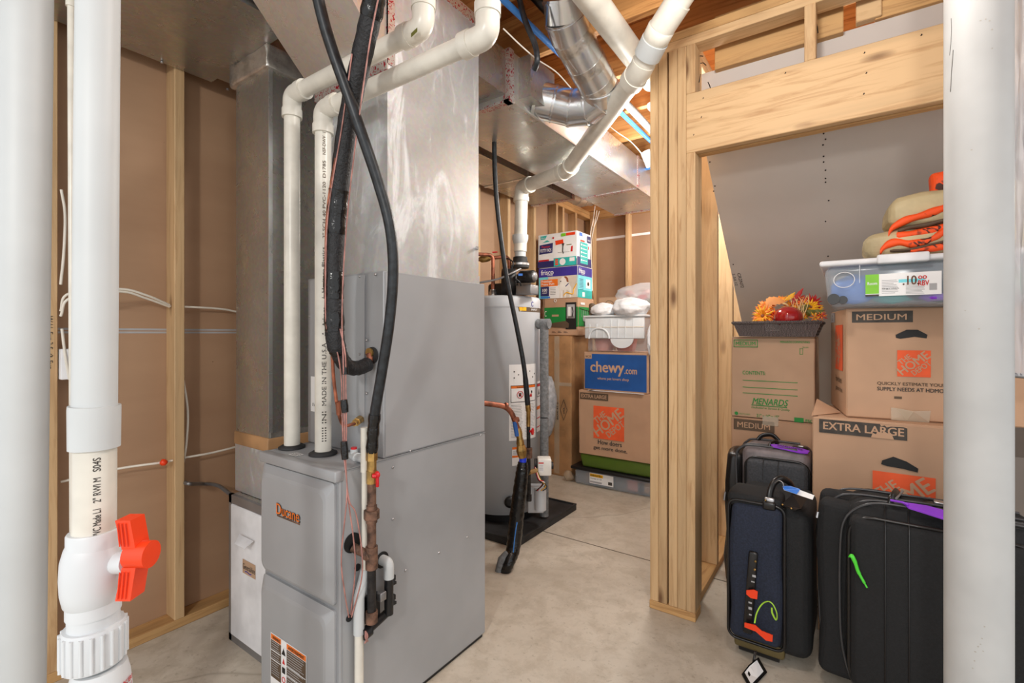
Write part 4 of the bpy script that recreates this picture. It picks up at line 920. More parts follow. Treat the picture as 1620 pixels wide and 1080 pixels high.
# the dog in the picture
dg = [(.215, .0), (.215, .06), (.205, .10), (.225, .13), (.225, .165), (.25, .188), (.285, .188), (.30, .165), (.315, .12), (.335, .09), (.335, .0), (.318, .0), (.316, .055), (.29, .07), (.285, 0), (.27, 0), (.262, .07), (.235, .055), (.23, 0)]
m.poly([mp(a, b, .0022) for a, b in dg], mat='dog_white'); m.poly([mp(a, b, .0028) for a, b in ((.262, .186), (.285, .19), (.305, .17), (.31, .135), (.292, .14), (.285, .165))], mat='dog_brown'); m.rect(mp, .226, .143, .236, .152, 'ink_black', .003)
m.tube([mp(.28, .10, .003), mp(.31, .125, .003)], .004, 5, 'box_navy'); m.tube(spl([mp(.26, .02, .003), mp(.29, .045, .003), mp(.35, .03, .003), mp(.36, .07, .003), mp(.39, .12, .003)], 5), .005, 5, 'label_yellow')
m.build('front_print', t)
mp = R_(-1.936, 3.755, 1.580); m = MB('box_cyan'); m.rect(mp, 0, 0, .275, .195, 'box_cyan'); m.rect(mp, 0, 0, .275, .07, 'box_teal', .0008); m.rect(mp, 0, .195, .275, .275, 'box_purple', .0008); m.text(mp, 'frisco', .02, .215, .045, .11, 'paper_white', .0016, .03); m.text(mp, 'training', .06, .202, .012, .06, 'paper_white', .0016, .02)
for i in range(8): m.rect(mp, .02, .07+.013*i, .10, .074+.013*i, 'box_navy', .0014)
m.rect(mp, .15, .09, .24, .17, 'paper_white', .0014); m.lathe([(0, .018), (.002, .018)], mp(.195, .13, .002), (1, 0, 0), 12, 'ink_dark'); m.rect(mp, .08, .01, .13, .05, 'paper_white', .0014); m.build('side_print', t)
t = carton('potty_pad_carton', -2.345, -1.945, 3.752, 4.02, 1.864, 2.165, 'white potty pad carton with navy and teal panels, top of the corner stack', mat='paper_white', flap=False)
mp = F_(-2.345, 3.748, 1.864); m = MB('box_navy'); m.rect(mp, 0, 0, .40, .055, 'box_navy', .0008); m.rect(mp, .17, .0, .395, .075, 'box_teal', .0012); m.lathe([(0, .03), (.002, .03)], mp(.26, .037, .001), (0, -1, 0), 16, 'paper_white'); m.rect(mp, .33, .035, .38, .068, 'paper_white', .0018)
for i in range(3): m.rect(mp, .185, .012+.02*i, .215, .026+.02*i, 'orange_plastic', .0018)
m.rect(mp, .01, .055, .12, .07, 'ink_red', .0012)
m.poly([mp(.018, .12, .001), mp(.155, .128, .001), mp(.162, .215, .001), mp(.022, .205, .001)], mat='box_navy'); m.text(mp, 'Premium', .045, .178, .018, .085, 'ink_red', .0018, .02); m.text(mp, 'POTTY PADS', .03, .138, .03, .115, 'paper_white', .0018, .02)
m.poly([mp(.03, .285, .001), mp(.10, .288, .001), mp(.08, .255, .001), mp(.035, .255, .001)], mat='box_teal'); m.text(mp, 'frisco', .04, .262, .013, .04, 'paper_white', .0018, .02); m.rect(mp, .245, .262, .29, .288, 'label_green', .001); m.rect(mp, .295, .264, .385, .288, 'orange_plastic', .001)
m.poly([mp(.19, .19, .001), mp(.27, .20, .001), mp(.265, .235, .001), mp(.185, .23, .001)], mat='orange_plastic'); m.poly([mp(.05, .225, .001), mp(.13, .23, .001), mp(.10, .245, .001)], mat='box_teal')
m.poly([mp(.25, .20, .001), mp(.28, .20, .001), mp(.265, .165, .001)], mat='ink_dark'); m.tube([mp(.265, .175, .002), mp(.262, .13, .002), mp(.27, .11, .002)], .004, 5, 'ink_dark'); m.rect(mp, .21, .12, .33, .122, 'ink_dark', .001); m.poly([mp(.34, .12, .001), mp(.36, .12, .001), mp(.362, .17, .001), mp(.345, .165, .001)], mat='ink_red'); m.rect(mp, .30, .18, .35, .186, 'leaf_green', .001); m.lathe([(0, .009), (.002, .009)], mp(.165, .258, .001), (0, -1, 0), 10, 'ink_red')
m.build('front_print', t)
mp = R_(-1.941, 3.752, 1.864); m = MB('box_navy'); m.rect(mp, 0, 0, .27, .075, 'box_navy', .0008); m.rect(mp, .055, .02, .20, .21, 'box_teal', .0012); m.rect(mp, .06, .215, .14, .228, 'orange_plastic', .0012)
for i in range(5): m.lathe([(0, .010), (.002, .010)], mp(.075, .05+.034*i, .0012), (1, 0, 0), 10, 'paper_white'); m.rect(mp, .095, .047+.034*i, .185, .053+.034*i, 'paper_white', .0018)
m.rect(mp, .19, .22, .262, .28, 'box_navy', .0012); m.text(mp, 'PADS', .20, .235, .015, .05, 'paper_white', .0018, .02); m.poly([mp(.04, .26, .001), mp(.10, .262, .001), mp(.09, .29, .001), mp(.045, .29, .001)], mat='tag_blue'); m.rect(mp, .215, .16, .228, .19, 'ink_red', .001); m.build('side_print', t)
wg = 'white wires hanging in the back corner'
for k, (P, lb) in enumerate((([D(941, 326, 4.9), D(938, 350, 4.85), D(934, 372, 4.75), D(936, 420, 4.6), D(937, 460, 4.5)], 'white wire hanging down behind the right edge of the pad cartons'), ([D(944, 333, 4.95), D(941, 352, 4.9), D(936, 378, 4.85), D(935, 405, 4.8)], 'short white wire bunched beside the hanging one in the corner'), ([D(948, 334, 5.0), D(943, 350, 4.95), D(938, 362, 4.9)], 'shortest white wire curving off the top plate in the corner'))):
    tag(MB('cable_white').tube(spl(P, 5), .006, 6).build('hanging_wire'), lb, 'wire', wg)
# white sack of insulation
m = MB('fiber_bag'); p = onY(866, 642, 3.66); m.ball(p, .09, sub=3, sc=(.9, .9, 3.1), disp=lambda q: 1+.14*noise.noise(q*2.2)); tag(m.build('plastic_sack'), 'grey white plastic sack hanging between the foam pipe and the tall carton', 'sack')
# right-hand stack
SY = 3.62
t = thing('underbed_bin', (-1.55, SY+.25, 0), 'low clear storage bin with a black lid, bottom of the stack', 'storage bin')
m = MB('clear_plastic'); m.rbox(-1.90, -1.18, SY, SY+.45, .002, .125, .02, 3); m.build('bin', t)
MB('black_plastic').rbox(-1.93, -1.15, SY-.02, SY+.47, .126, .15, .008, 2).build('lid', t)
for (x, c_) in ((-1.72, 'cardboard_dark'), (-1.36, 'candle_pink'), (-1.28, 'cardboard_dark')): m = MB(c_); m.rbox(x-.10, x+.06, SY+.05, SY+.3, .008, .10, .012, 2); m.build('bin_contents', t)
mp = F_(-1.76, SY-.001, .03); m = MB('paper_white'); m.rect(mp, 0, 0, .21, .085); m.rect(mp, .004, .055, .12, .08, 'label_yellow', .0012); m.text(mp, 'Underbed Box', .01, .060, .016, .10, 'ink_black', .002, .02); m.text(mp, 'Storage 41 Qt', .01, .035, .012, .10, 'ink_dark', .0012, .01); m.rect(mp, .004, .006, .11, .02, 'paper_grey', .0012); m.rect(mp, .165, .01, .2, .035, 'ink_dark', .0012); m.build('bin_label', t)
t = thing('green_tub', (-1.55, SY+.24, .15), 'translucent green plastic tub under the extra large carton', 'storage bin')
m = MB('green_tub')
def taper(z0, z1, k):
    return lambda p: V((-1.50+(p.x+1.50)*(k+(1-k)*(p.z-z0)/(z1-z0)), p.y, p.z))
m.rbox(-1.86, -1.14, SY+.01, SY+.44, .152, .26, .02, 3, cuts=1, disp=taper(.152, .26, .93)); m.build('tub', t)
m = MB('leaf_green'); 
for k in range(12): a = V((-1.6+.45*random.random(), SY+.06, .17+.05*random.random())); m.tube([a, a+V((.05*random.random(), 0, .02*random.random()))], .0015, 4, 'straw')
m.build('straw_inside', t)
HX0, HX1, HZ0, HZ1 = -1.858, -1.20, .262, .793
t = carton('moving_carton', HX0, HX1, SY, SY+.5, HZ0, HZ1, 'extra large moving carton with an orange square logo, under the blue carton', mat='cardboard')
mp = F_(HX0, SY-.003, HZ0); m = MB('ink_dark'); m.rect(mp, .012, HZ1-HZ0-.075, .265, HZ1-HZ0-.02, 'ink_brown'); m.text(mp, 'EXTRA LARGE', .025, HZ1-HZ0-.062, .03, .225, 'cardboard', .0014, .04)
hd_logo(m, mp, .135, .145, .265); m.text(mp, 'How doers', .175, .10, .036, .205, 'ink_dark', .0012, .03); m.text(mp, 'get more done.', .135, .048, .036, .29, 'ink_dark', .0012, .03); m.build('printed_logo', t)
t = carton('pet_shop_carton', -1.82, -1.27, SY+.015, SY+.42, .795, 1.112, 'bright blue pet supply carton with tan lettering, on the extra large carton', mat='cardboard')
mp = F_(-1.82, SY+.011, .795); m = MB('chewy_blue'); m.rect(mp, .012, .012, .538, .30, 'chewy_blue')
m.text(mp, 'chewy', .065, .125, .115, .29, 'cardboard', .0014, .06); m.text(mp, '.com', .36, .148, .036, .10, 'cardboard', .0014, .03); m.text(mp, 'where pet lovers shop', .125, .085, .028, .27, 'cardboard', .0014, .02); m.rect(mp, .012, .26, .075, .30, 'cardboard', .0012); m.text(mp, 'WC19', .018, .268, .02, .05, 'ink_brown', .002, .03); m.build('front_print', t)
mp = R_(-1.266, SY+.015, .795); m = MB('chewy_blue'); m.rect(mp, .02, .012, .39, .30, 'chewy_blue'); m.build('side_print', t)
m = MB('paper_white'); 
for k in range(4): m.rbox(-1.78+.02*k, -1.3, SY-.008-.004*k, SY+.2, .7935+.0004*k, .7942+.0004*k, .0002, 1, smooth=False, mat=('paper_white', 'ink_dark', 'paper_grey', 'paper_white')[k])
tag(m.build('paper_bundle'), 'thin sheaf of papers sticking out under the blue carton', 'papers')
t = thing('white_basket_bin', (-1.53, SY+.2, 1.113), 'white plastic bin with a hanging divided basket front, holding orange things', 'storage bin')
m = MB('frosted_plastic'); m.rbox(-1.80, -1.30, SY+.04, SY+.36, 1.114, 1.395, .015, 2); m.build('clear_tub', t)
m = MB('pvc_bright'); x0, x1 = -1.805, -1.30; y0 = SY-.0; m.rbox(x0, x1, y0, y0+.03, 1.222, 1.395, .008, 2); m.build('basket_front', t)
m = MB('pvc_bright')
for i in range(7): x = x0+.045+.062*i; MB('pvc_bright').box(x, x+.004, y0-.006, y0+.001, 1.228, 1.375 if i > 2 else 1.34).build('rib', t)
MB('beige').box(x0, x1, y0-.0035, y0+.001, 1.312, 1.318).build('wire_line', t)
MB('pvc_bright').rbox(x0-.01, x1+.01, y0-.012, y0+.3, 1.395, 1.412, .005, 2).build('rim', t)
c = V((x0+.13, y0-.004, 1.222)); MB('pvc_bright').tube([c+V((.09*math.cos(a), 0, .085*math.sin(a))) for a in [math.pi*i/14 for i in range(15)]], .008, 8).build('arch_handle', t)
c = V((x0+.33, y0-.002, 1.222)); m = MB('pvc_bright'); m.poly([c+V((.095*math.cos(a), 0, -.075*math.sin(a))) for a in [math.pi*i/14 for i in range(15)]], .012); m.build('round_tab', t)
for (x, c_, r) in ((-1.69, 'candle_pink', .085), (-1.50, 'terracotta', .09)):
    nm = 'striped_pink_pot' if x < -1.6 else 'terracotta_pot'
    o = MB(c_).lathe([(0, r*.75), (.02, r*.85), (.10, r), (.105, r*.9)], V((x, SY+.145, 1.12)), seg=20).build(nm); tag(o, 'pink ribbed pot inside the white bin' if x < -1.6 else 'orange terracotta pot inside the white bin', 'pot')
def bag(name, c, r, sc, mat, label, cat='plastic bag', amp=.22, f=2.4, sub=4):
    sd = V((c.x*7, c.y*3, c.z*5)); m = MB(mat); m.ball(c, r, sub=sub, sc=sc, disp=lambda q: 1+amp*noise.noise(q*f+sd)+amp*.4*noise.noise(q*f*3+sd)); return tag(m.build(name), label, cat)
bag('plastic_bag', V((-1.66, SY+.06, 1.455)), .085, (1.25, 1.1, .72), 'white_bag', 'knotted white plastic bag on the left of the white bin', amp=.14)
bag('plastic_bag', V((-1.42, SY+.04, 1.47)), .11, (1.35, 1.0, .72), 'white_bag', 'larger white plastic bag with red print on the right of the white bin', amp=.14)
bag('plastic_bag', V((-1.42, SY+.30, 1.57)), .15, (1.5, 1, .75), 'thin_bag', 'clear plastic bag of coloured things behind the white bags', amp=.2)
for i, (x, z, c_) in enumerate(((-1.52, 1.60, 'candle_pink'), (-1.40, 1.56, 'ink_red'), (-1.45, 1.54, 'leaf_green'), (-1.36, 1.60, 'candle_pink'), (-1.50, 1.52, 'petal_yellow'), (-1.33, 1.53, 'leaf_green'))):
    o = MB(c_).ball(V((x, SY+.25, z)), .04, sub=2, sc=(1.2, .8, .6), disp=lambda q: 1+.3*noise.noise(q*3)).build('wrapped_item'); tag(o, ('upper left pink bundle', 'red bundle', 'green bundle', 'upper right pink bundle', 'yellow bundle', 'lower right green bundle')[i]+' showing through the clear plastic bag', 'bundle', 'coloured bundles in the clear bag')
bag('black_cloth', V((-1.54, SY+.17, 1.49)), .07, (1, .8, .8), 'charcoal_fabric', 'dark grey cloth bundle between the two white bags', 'cloth', .3)
bag('white_wrap', V((-1.24, SY+.0, 1.22)), .06, (.55, .8, 1.9), 'white_bag', 'white red-printed bag hanging beside the right end of the white bin')
p = onY(935, 486, 3.65); m = MB('ink_brown'); m.rbox(p.x-.022, p.x+.022, p.y-.01, p.y+.05, 1.412, p.z+.035, .018, 3); tag(m.build('dark_brush'), 'small dark brown brush standing at the left end of the white bin', 'brush')
a = D(940, 497, 4.3); b = D(969, 466, 4.3)
t = carton('narrow_carton', -1.92, -1.74, 4.14, 4.40, 0, 1.60, 'narrow tan carton with line drawings, farthest back beside the pad cartons', mat='cardboard')
mp = F_(-1.92, 4.136, 1.16); m = MB('ink_dark'); m.rect(mp, 0, .36, .18, .363, 'ink_brown', .0008); m.tube(spl([mp(.06, .37, .001), mp(.09, .405, .001), mp(.13, .40, .001), mp(.16, .37, .001)], 5), .0015, 4); m.tube(spl([mp(.0, .37, .001), mp(.015, .39, .001), mp(.035, .37, .001)], 5), .0015, 4); m.text(mp, 'nnpd', .02, .29, .025, .11, 'ink_brown', .0012, .0); m.rect(mp, .01, .22, .12, .27, 'leaf_green', .0008); m.build('front_print', t)
# ================================================================ CLOSET
def rotbox(cx, cy, deg): return Matrix.Translation((cx, cy, 0)) @ Matrix.Rotation(math.radians(deg), 4, 'Z')
cx0, cx1, cy0 = -.507, -.137, 2.72
t = carton('moving_carton', cx0+.01, cx1, cy0+.01, cy0+.42, .0, .413, 'brown moving carton on the closet floor, bottom of the stack behind the suitcases')
t = carton('moving_carton', cx0, cx1, cy0, cy0+.40, .415, .828, 'brown medium moving carton between the green printed carton and the grey suitcase')
mp = F_(cx0, cy0-.003, .415); m = MB('ink_brown'); m.rect(mp, .012, .35, .20, .405, 'ink_brown'); m.text(mp, 'MEDIUM', .03, .362, .028, .15, 'cardboard', .0014, .012)
m.poly([mp(.15+.05*math.cos(a), .285+.022*math.sin(a), .001) for a in (i*math.pi/8 for i in range(16))], mat='ink_black'); m.build('print', t)
t = carton('lawn_store_carton', cx0, cx1, cy0, cy0+.40, .830, 1.245, 'brown medium carton with green print and blank contents lines, under the wicker tray', mat='cardboard_grey')
mp = F_(cx0, cy0-.003, .830); m = MB('ink_green'); W_ = .37
for (a, b, c, d) in ((.012, .362, .125, .365), (.012, .397, .125, .40), (.012, .362, .015, .40), (.122, .362, .125, .40)): m.rect(mp, a, b, c, d)
m.text(mp, 'MEDIUM', .022, .371, .019, .092, 'ink_green', .001, .015); m.text(mp, 'MENARDS.COM/MOVING', .225, .385, .010, .125, 'ink_green', .001, .02); m.text(mp, 'CONTENTS:', .055, .222, .018, .105, 'ink_green', .001, .015)
for y in (.19, .155, .125): m.rect(mp, .055, y, .30, y+.003)
m.text(mp, 'MENARDS', .10, .072, .032, .155, 'ink_green', .001, .02, 0, .2); m.rect(mp, .095, .065, .255, .069); m.text(mp, 'Dedicated to Service & Quality', .095, .048, .013, .17, 'ink_green', .001, .01, 0, .2)
m.text(mp, '21" x 16" x 15"', .12, .008, .016, .10, 'ink_green', .001, .03); m.lathe([(0, .009), (.0012, .009)], mp(.025, .018, .0005), (0, -1, 0), 12); m.text(mp, 'RECYCLABLE', .04, .014, .007, .05, 'ink_green', .001)
m.rect(mp, .285, .0, .325, .022); m.text(mp, 'FSC', .333, .003, .014, .03, 'ink_green', .001, .03); m.text(mp, 'Scan', .32, .362, .008, .025, 'ink_green', .001)
for (a, b, c, d) in ((.308, .33, .31, .36), (.32, .33, .322, .36), (.308, .33, .322, .332), (.308, .358, .322, .36)): m.rect(mp, a, b, c, d)
m.build('print', t)
m = MB('clear_tape'); m.box(-.36, -.29, cy0-.0045, cy0-.0035, .80, .845); m.build('tape_scrap', t)
# extra large carton and its hidden support
xx0, xx1, xy0 = -.13, .47, 2.40
carton('moving_carton', xx0+.02, xx1, xy0+.02, xy0+.42, 0, .348, 'plain carton on the closet floor beneath the torn extra large carton')
t = carton('moving_carton', xx0, xx1, xy0, xy0+.42, .35, .910, 'extra large carton with a torn printed band, behind the big black suitcase', flap=False)
mp = F_(xx0, xy0-.003, .35); m = MB('ink_dark'); m.rect(mp, .025, .497, .312, .553, 'ink_dark'); m.text(mp, 'EXTRA LARGE', .04, .512, .031, .262, 'cardboard', .0014, .03)
for P in (((.20, .497), (.205, .516), (.215, .511), (.222, .522), (.235, .518), (.24, .527), (.252, .519), (.262, .522), (.268, .508), (.272, .497)), ((.228, .553), (.232, .545), (.243, .549), (.25, .542), (.262, .547), (.30, .549), (.312, .545), (.312, .553))): m.poly([mp(a, b, .002) for a, b in P], mat='cardboard')
m.poly([mp(a, b, .0014) for a, b in ((.235, .41), (.27, .43), (.31, .417), (.345, .395), (.343, .38), (.30, .387), (.25, .39), (.232, .395))], mat='ink_black')  # black patch paints the dark inside of the handle hole
hd_logo(m, mp, .205, .176, .19); m.build('print', t)
m = MB('cardboard'); a = V((xx0, xy0, .912)); m.poly([a, a+V((.0, .25, .0)), a+V((.012, .16, .055))], .003); m.poly([a+V((0, 0, 0)), a+V((.012, .14, .055)), a+V((.10, .14, .004))], .003); m.build('flap', t)
m = MB('cardboard'); m.box(xx0+.02, xx1, xy0+.004, xy0+.41, .906, .9125); m.build('top_flap', t)
# medium carton turned a little
X_ = rotbox(-.012, 2.44, 9)
t = thing('moving_carton', (.2, 2.62, .914), 'medium carton with an orange square logo, turned slightly, under the clear storage tub', 'cardboard box')
MB('cardboard').rbox(0, .56, 0, .40, .9145, 1.3655, .005, 1, xf=X_, cuts=2, smooth=False).build('carton', t)
R3 = X_.to_3x3(); mp = plane(X_ @ V((0, -.001, .9145)), R3 @ V((1, 0, 0)), (0, 0, 1)); m = MB('ink_brown')
m.rect(mp, .02, .392, .22, .438, 'ink_dark'); m.text(mp, 'MEDIUM', .035, .402, .024, .165, 'cardboard', .0014, .012)
m.poly([mp(a, b, .0014) for a, b in ((.165, .342), (.20, .362), (.235, .362), (.265, .342), (.262, .328), (.225, .334), (.18, .326), (.166, .330))], mat='ink_black')  # handle hole: its dark inside is painted as a black shape
hd_logo(m, mp, .17, .175, .105); m.text(mp, 'QUICKLY ESTIMATE YOUR PACKING', .105, .137, .015, .30, 'ink_brown', .001, .02); m.text(mp, 'SUPPLY NEEDS AT HDMOVING.COM', .105, .116, .015, .30, 'ink_dark', .001, .03); m.rect(mp, .16, .085, .185, .095, 'ink_brown')
m.build('print', t)
m = MB('clear_tape'); m.poly([mp(.15, .0, .002), mp(.27, -.002, .002), mp(.275, .045, .002), (mp(.22, .04, .006)), mp(.15, .05, .002)], .0005); m.poly([mp(.16, .05, .002), mp(.22, .04, .01), mp(.20, .0, .003)], .0005); m.build('loose_tape', t)
mp = plane(X_ @ V((-.001, .40, .9145)), R3 @ V((0, -1, 0)), (0, 0, 1)); m = MB('ink_orange'); m.rect(mp, .14, .185, .33, .385, 'ink_orange'); a_ = 1.0
for st, x, y, h, w_ in (('THE', .16, .27, .05, .07), ('HOME', .165, .205, .05, .15), ('DEPOT', .22, .195, .035, .10)): m.text(mp, st, x, y, h, w_, 'cardboard', .0014, .04, .75)
m.text(mp, 'How doers', .15, .13, .028, .15, 'ink_brown', .001, .03); m.text(mp, 'get more done.', .15, .085, .028, .17, 'ink_brown', .001, .03); m.rect(mp, .02, .40, .12, .445, 'paper_grey', .001); m.text(mp, '2', .05, .41, .025, .02, 'ink_brown', .0016, .03); m.build('side_print', t)
# clear tub
tx0, tx1, ty0, tz0, tz1 = -.10, .62, 2.30, 1.368, 1.548
t = thing('clear_tub', (.26, 2.5, 1.368), 'clear lidded storage tub with a price label, on the medium carton', 'storage bin')
k_ = lambda p: V((.26+(p.x-.26)*(.95+.05*(p.z-tz0)/.18), p.y+.012*(1-(p.z-tz0)/.18), p.z))
MB('clear_plastic').rbox(tx0+.012, tx1-.01, ty0+.015, ty0+.42, tz0, tz1-.018, .03, 3, cuts=1, disp=k_).build('tub', t)
MB('white_panel').rbox(tx0, tx1, ty0, ty0+.43, tz1-.018, tz1+.004, .009, 3).build('lid', t)
MB('white_panel').rbox(.085, .237, ty0-.016, ty0+.03, tz1-.022, tz1+.012, .006, 2).build('latch', t)
MB('frosted_plastic').box(.030, .0335, ty0+.003, ty0+.012, tz1-.09, tz1-.02).build('rib', t)
q = V((-.052, ty0+.012, tz0+.03)); MB('black_plastic').cyl(q+V((0, -.02, 0)), q+V((0, .01, 0)), .021, seg=20).build('wheel', t); MB('black_plastic').cyl(q+V((.03, -.012, -.004)), q+V((.03, .01, -.004)), .016, seg=16).build('wheel', t)
m = MB('white_panel'); m.tube([V((-.018+.034*math.cos(a/20*6.283), ty0+.008, tz0+.105+.030*math.sin(a/20*6.283))) for a in range(21)], .0018, 5); m.build('moulded_ring', t)
_mp = F_(.05, ty0+.008, tz0+.036); mp = lambda x, y, l=0: _mp(x*.835, y*.8, l); m = MB('paper_white'); W_ = .265; m.rect(mp, 0, 0, W_, .105); m.rect(mp, 0, .012, .05, .105, 'label_green', .0012); m.rect(mp, 0, 0, .05, .009, 'ink_dark', .0012); m.text(mp, 'Room', .008, .055, .014, .035, 'paper_white', .0018, .02)
for i in range(9): m.rect(mp, .06, .012+.0075*i, .12-.02*random.random(), .0145+.0075*i, 'paper_grey', .0012); m.rect(mp, .145, .006+.006*i, .21-.03*random.random(), .008+.006*i, 'paper_grey', .0012)
m.rect(mp, .12, .06, .21, .075, 'box_cyan', .0012); m.rect(mp, .225, .02, .25, .05, 'paper_grey', .0014); m.text(mp, '.10.', .135, .048, .042, .055, 'rust_iron', .002, .04); m.text(mp, 'oo', .188, .072, .016, .028, 'ink_red', .002, .06); m.text(mp, 'RBV', .188, .042, .024, .036, 'ink_red', .002, .03); m.text(mp, '15 qt / 14.2 L', .062, .03, .008, .06, 'ink_dark', .0016, .02)
m.build('price_label', t)
for i, (x, y, z, r, sc, c_, nm, lb) in enumerate(((.02, .12, .075, .06, (1.4, 1, 1), 'tag_blue', 'blue_bundle', 'blue bundle at the left end inside the clear tub'), (.14, .14, .07, .065, (1.3, 1, .9), 'box_teal', 'teal_bundle', 'teal bundle in the middle of the clear tub'), (.26, .12, .06, .05, (1.8, 1, .9), 'charcoal_fabric', 'dark_bundle', 'dark bundle behind the price label in the clear tub'), (.25, .05, .03, .025, (1.6, 1, .7), 'purple_plastic', 'purple_toy', 'purple piece low in the clear tub'), (.42, .12, .08, .07, (1.4, 1, 1), 'ink_green', 'green_bundle', 'green bundle at the right end inside the clear tub'))):
    o = MB(c_).ball(V((x, ty0+y, tz0+z)), r, sub=3, sc=sc, disp=lambda q: 1+.18*noise.noise(q*2+V((i, 0, 0)))).build(nm); tag(o, lb, 'bundle')
# folded blankets on the tub
def blanket(name, x0, x1, y0, y1, z0, z1, label, sd, bands):
    t = thing(name, ((x0+x1)/2, (y0+y1)/2, z0), label, 'sleeping bag', 'folded sleeping bags')
    def dp(p):
        k = min(1, max(0, (x0+.10-p.x)/.10)); zc = z0+(z1-z0)*.42
        p = V((p.x, p.y, zc+(p.z-zc)*(1-.35*k*k)))
        w_ = math.sin(p.x*30+sd)*.004*(p.z > zc)
        return p+V((noise.noise(p*9+V((sd, 0, 0)))*.016, noise.noise(p*9+V((0, sd, 0)))*.012, noise.noise(p*11+V((0, 0, sd)))*.012*(p.z > zc)+w_))
    MB('khaki_fabric').rbox(x0, x1, y0, y1, z0, z1, .035, 4, cuts=5, disp=dp).build('outer_shell', t)
    for k, (P, r, fl, c_) in enumerate(bands):
        q = spl([onY(u, v, y0+.004) for u, v in P], 6); n = len(q)
        # a flat rolled hem, the last band painted fold shade: wide up and down, thin front to back
        m = MB(c_); vs = []; sg = 10
        for i, p in enumerate(q):
            rr = r*(1+.14*math.sin(i*.55+sd))*(.55 if i in (0, n-1) else 1)
            for j in range(sg): an = 2*math.pi*j/sg; vs.append(p+V((0, -.016*math.cos(an)-.002*k, rr*math.sin(an))))
        m._add(vs, [(i*sg+j, i*sg+(j+1) % sg, (i+1)*sg+(j+1) % sg, (i+1)*sg+j) for i in range(n-1) for j in range(sg)], c_, True)
        m._add(vs[:sg], [tuple(range(sg))], c_); m._add(vs[-sg:], [tuple(range(sg))], c_); m.build(('camo_lining', 'camo_lining', 'fold_shade')[min(k, 2)], t)
blanket('folded_sleeping_bag', .045, .62, 2.33, 2.66, tz1+.005, tz1+.115, 'khaki sleeping bag with orange camouflage lining, folded flat on the tub lid, lower one', 3.0,
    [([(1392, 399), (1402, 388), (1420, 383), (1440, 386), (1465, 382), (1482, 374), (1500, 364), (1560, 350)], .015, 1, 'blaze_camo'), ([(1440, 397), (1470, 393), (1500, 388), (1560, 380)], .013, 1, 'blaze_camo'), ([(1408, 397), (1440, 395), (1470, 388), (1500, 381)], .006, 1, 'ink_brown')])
blanket('folded_sleeping_bag', .115, .60, 2.34, 2.62, tz1+.11, tz1+.245, 'khaki sleeping bag with orange camouflage lining, folded on top of the other one', 8.0,
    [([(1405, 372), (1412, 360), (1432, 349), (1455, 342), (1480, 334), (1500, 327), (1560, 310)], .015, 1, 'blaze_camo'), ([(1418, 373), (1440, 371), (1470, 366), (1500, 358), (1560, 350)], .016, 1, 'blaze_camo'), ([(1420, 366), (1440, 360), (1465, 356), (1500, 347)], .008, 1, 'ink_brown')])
m = MB('blaze_camo'); m.rbox(.245, .40, 2.36, 2.42, tz1+.225, tz1+.315, .015, 3, cuts=3, disp=lambda p: p+V((noise.noise(p*14)*.012, noise.noise(p*14+V((4, 0, 0)))*.02, 0))); tag(m.build('camo_strap'), 'orange camouflage flap standing up on the topmost sleeping bag', 'cloth')
# wicker tray and autumn decoration
bx0, bx1, by0, by1, bz0, bz1 = -.488, -.108, 2.655, 3.0, 1.247, 1.316
t = thing('wicker_tray', ((bx0+bx1)/2, (by0+by1)/2, bz0), 'dark woven wicker tray on the green printed carton', 'tray')
def quad_wall(a0, a1, b0, b1, nm, hole=None):
    """wall panel between bottom edge a0-a1 and top edge b0-b1"""
    m = MB('wicker'); a0, a1, b0, b1 = map(V, (a0, a1, b0, b1)); n = (a1-a0).cross(b0-a0).normalized()
    P = lambda s, q: (a0.lerp(a1, s)).lerp(b0.lerp(b1, s), q)
    cells = [(0, 1, 0, 1)] if not hole else [(0, hole[0], 0, 1), (hole[1], 1, 0, 1), (hole[0], hole[1], 0, hole[2]), (hole[0], hole[1], hole[3], 1)]
    for (s0, s1, q0, q1) in cells: m.poly([P(s0, q0), P(s1, q0), P(s1, q1), P(s0, q1)], .008)
    return m.build(nm, t)
ins = .026
quad_wall((bx0+ins, by0+ins, bz0), (bx1-ins, by0+ins, bz0), (bx0, by0, bz1), (bx1, by0, bz1), 'front_side', (.37, .56, .42, .88))
quad_wall((bx1-ins, by1-ins, bz0), (bx0+ins, by1-ins, bz0), (bx1, by1, bz1), (bx0, by1, bz1), 'back_side')
quad_wall((bx0+ins, by1-ins, bz0), (bx0+ins, by0+ins, bz0), (bx0, by1, bz1), (bx0, by0, bz1), 'end_side')
quad_wall((bx1-ins, by0+ins, bz0), (bx1-ins, by1-ins, bz0), (bx1, by0, bz1), (bx1, by1, bz1), 'end_side')
MB('wicker').box(bx0+ins, bx1-ins, by0+ins, by1-ins, bz0, bz0+.006).build('base', t)
m = MB('wicker'); m.tube([(bx0, by0, bz1), (bx1, by0, bz1), (bx1, by1, bz1), (bx0, by1, bz1), (bx0, by0, bz1)], .0075, 8); m.build('rolled_rim', t)
t = thing('flower_arrangement', (-.29, 2.78, bz0+.01), 'autumn arrangement of orange, yellow and red artificial flowers in the wicker tray', 'artificial flowers')
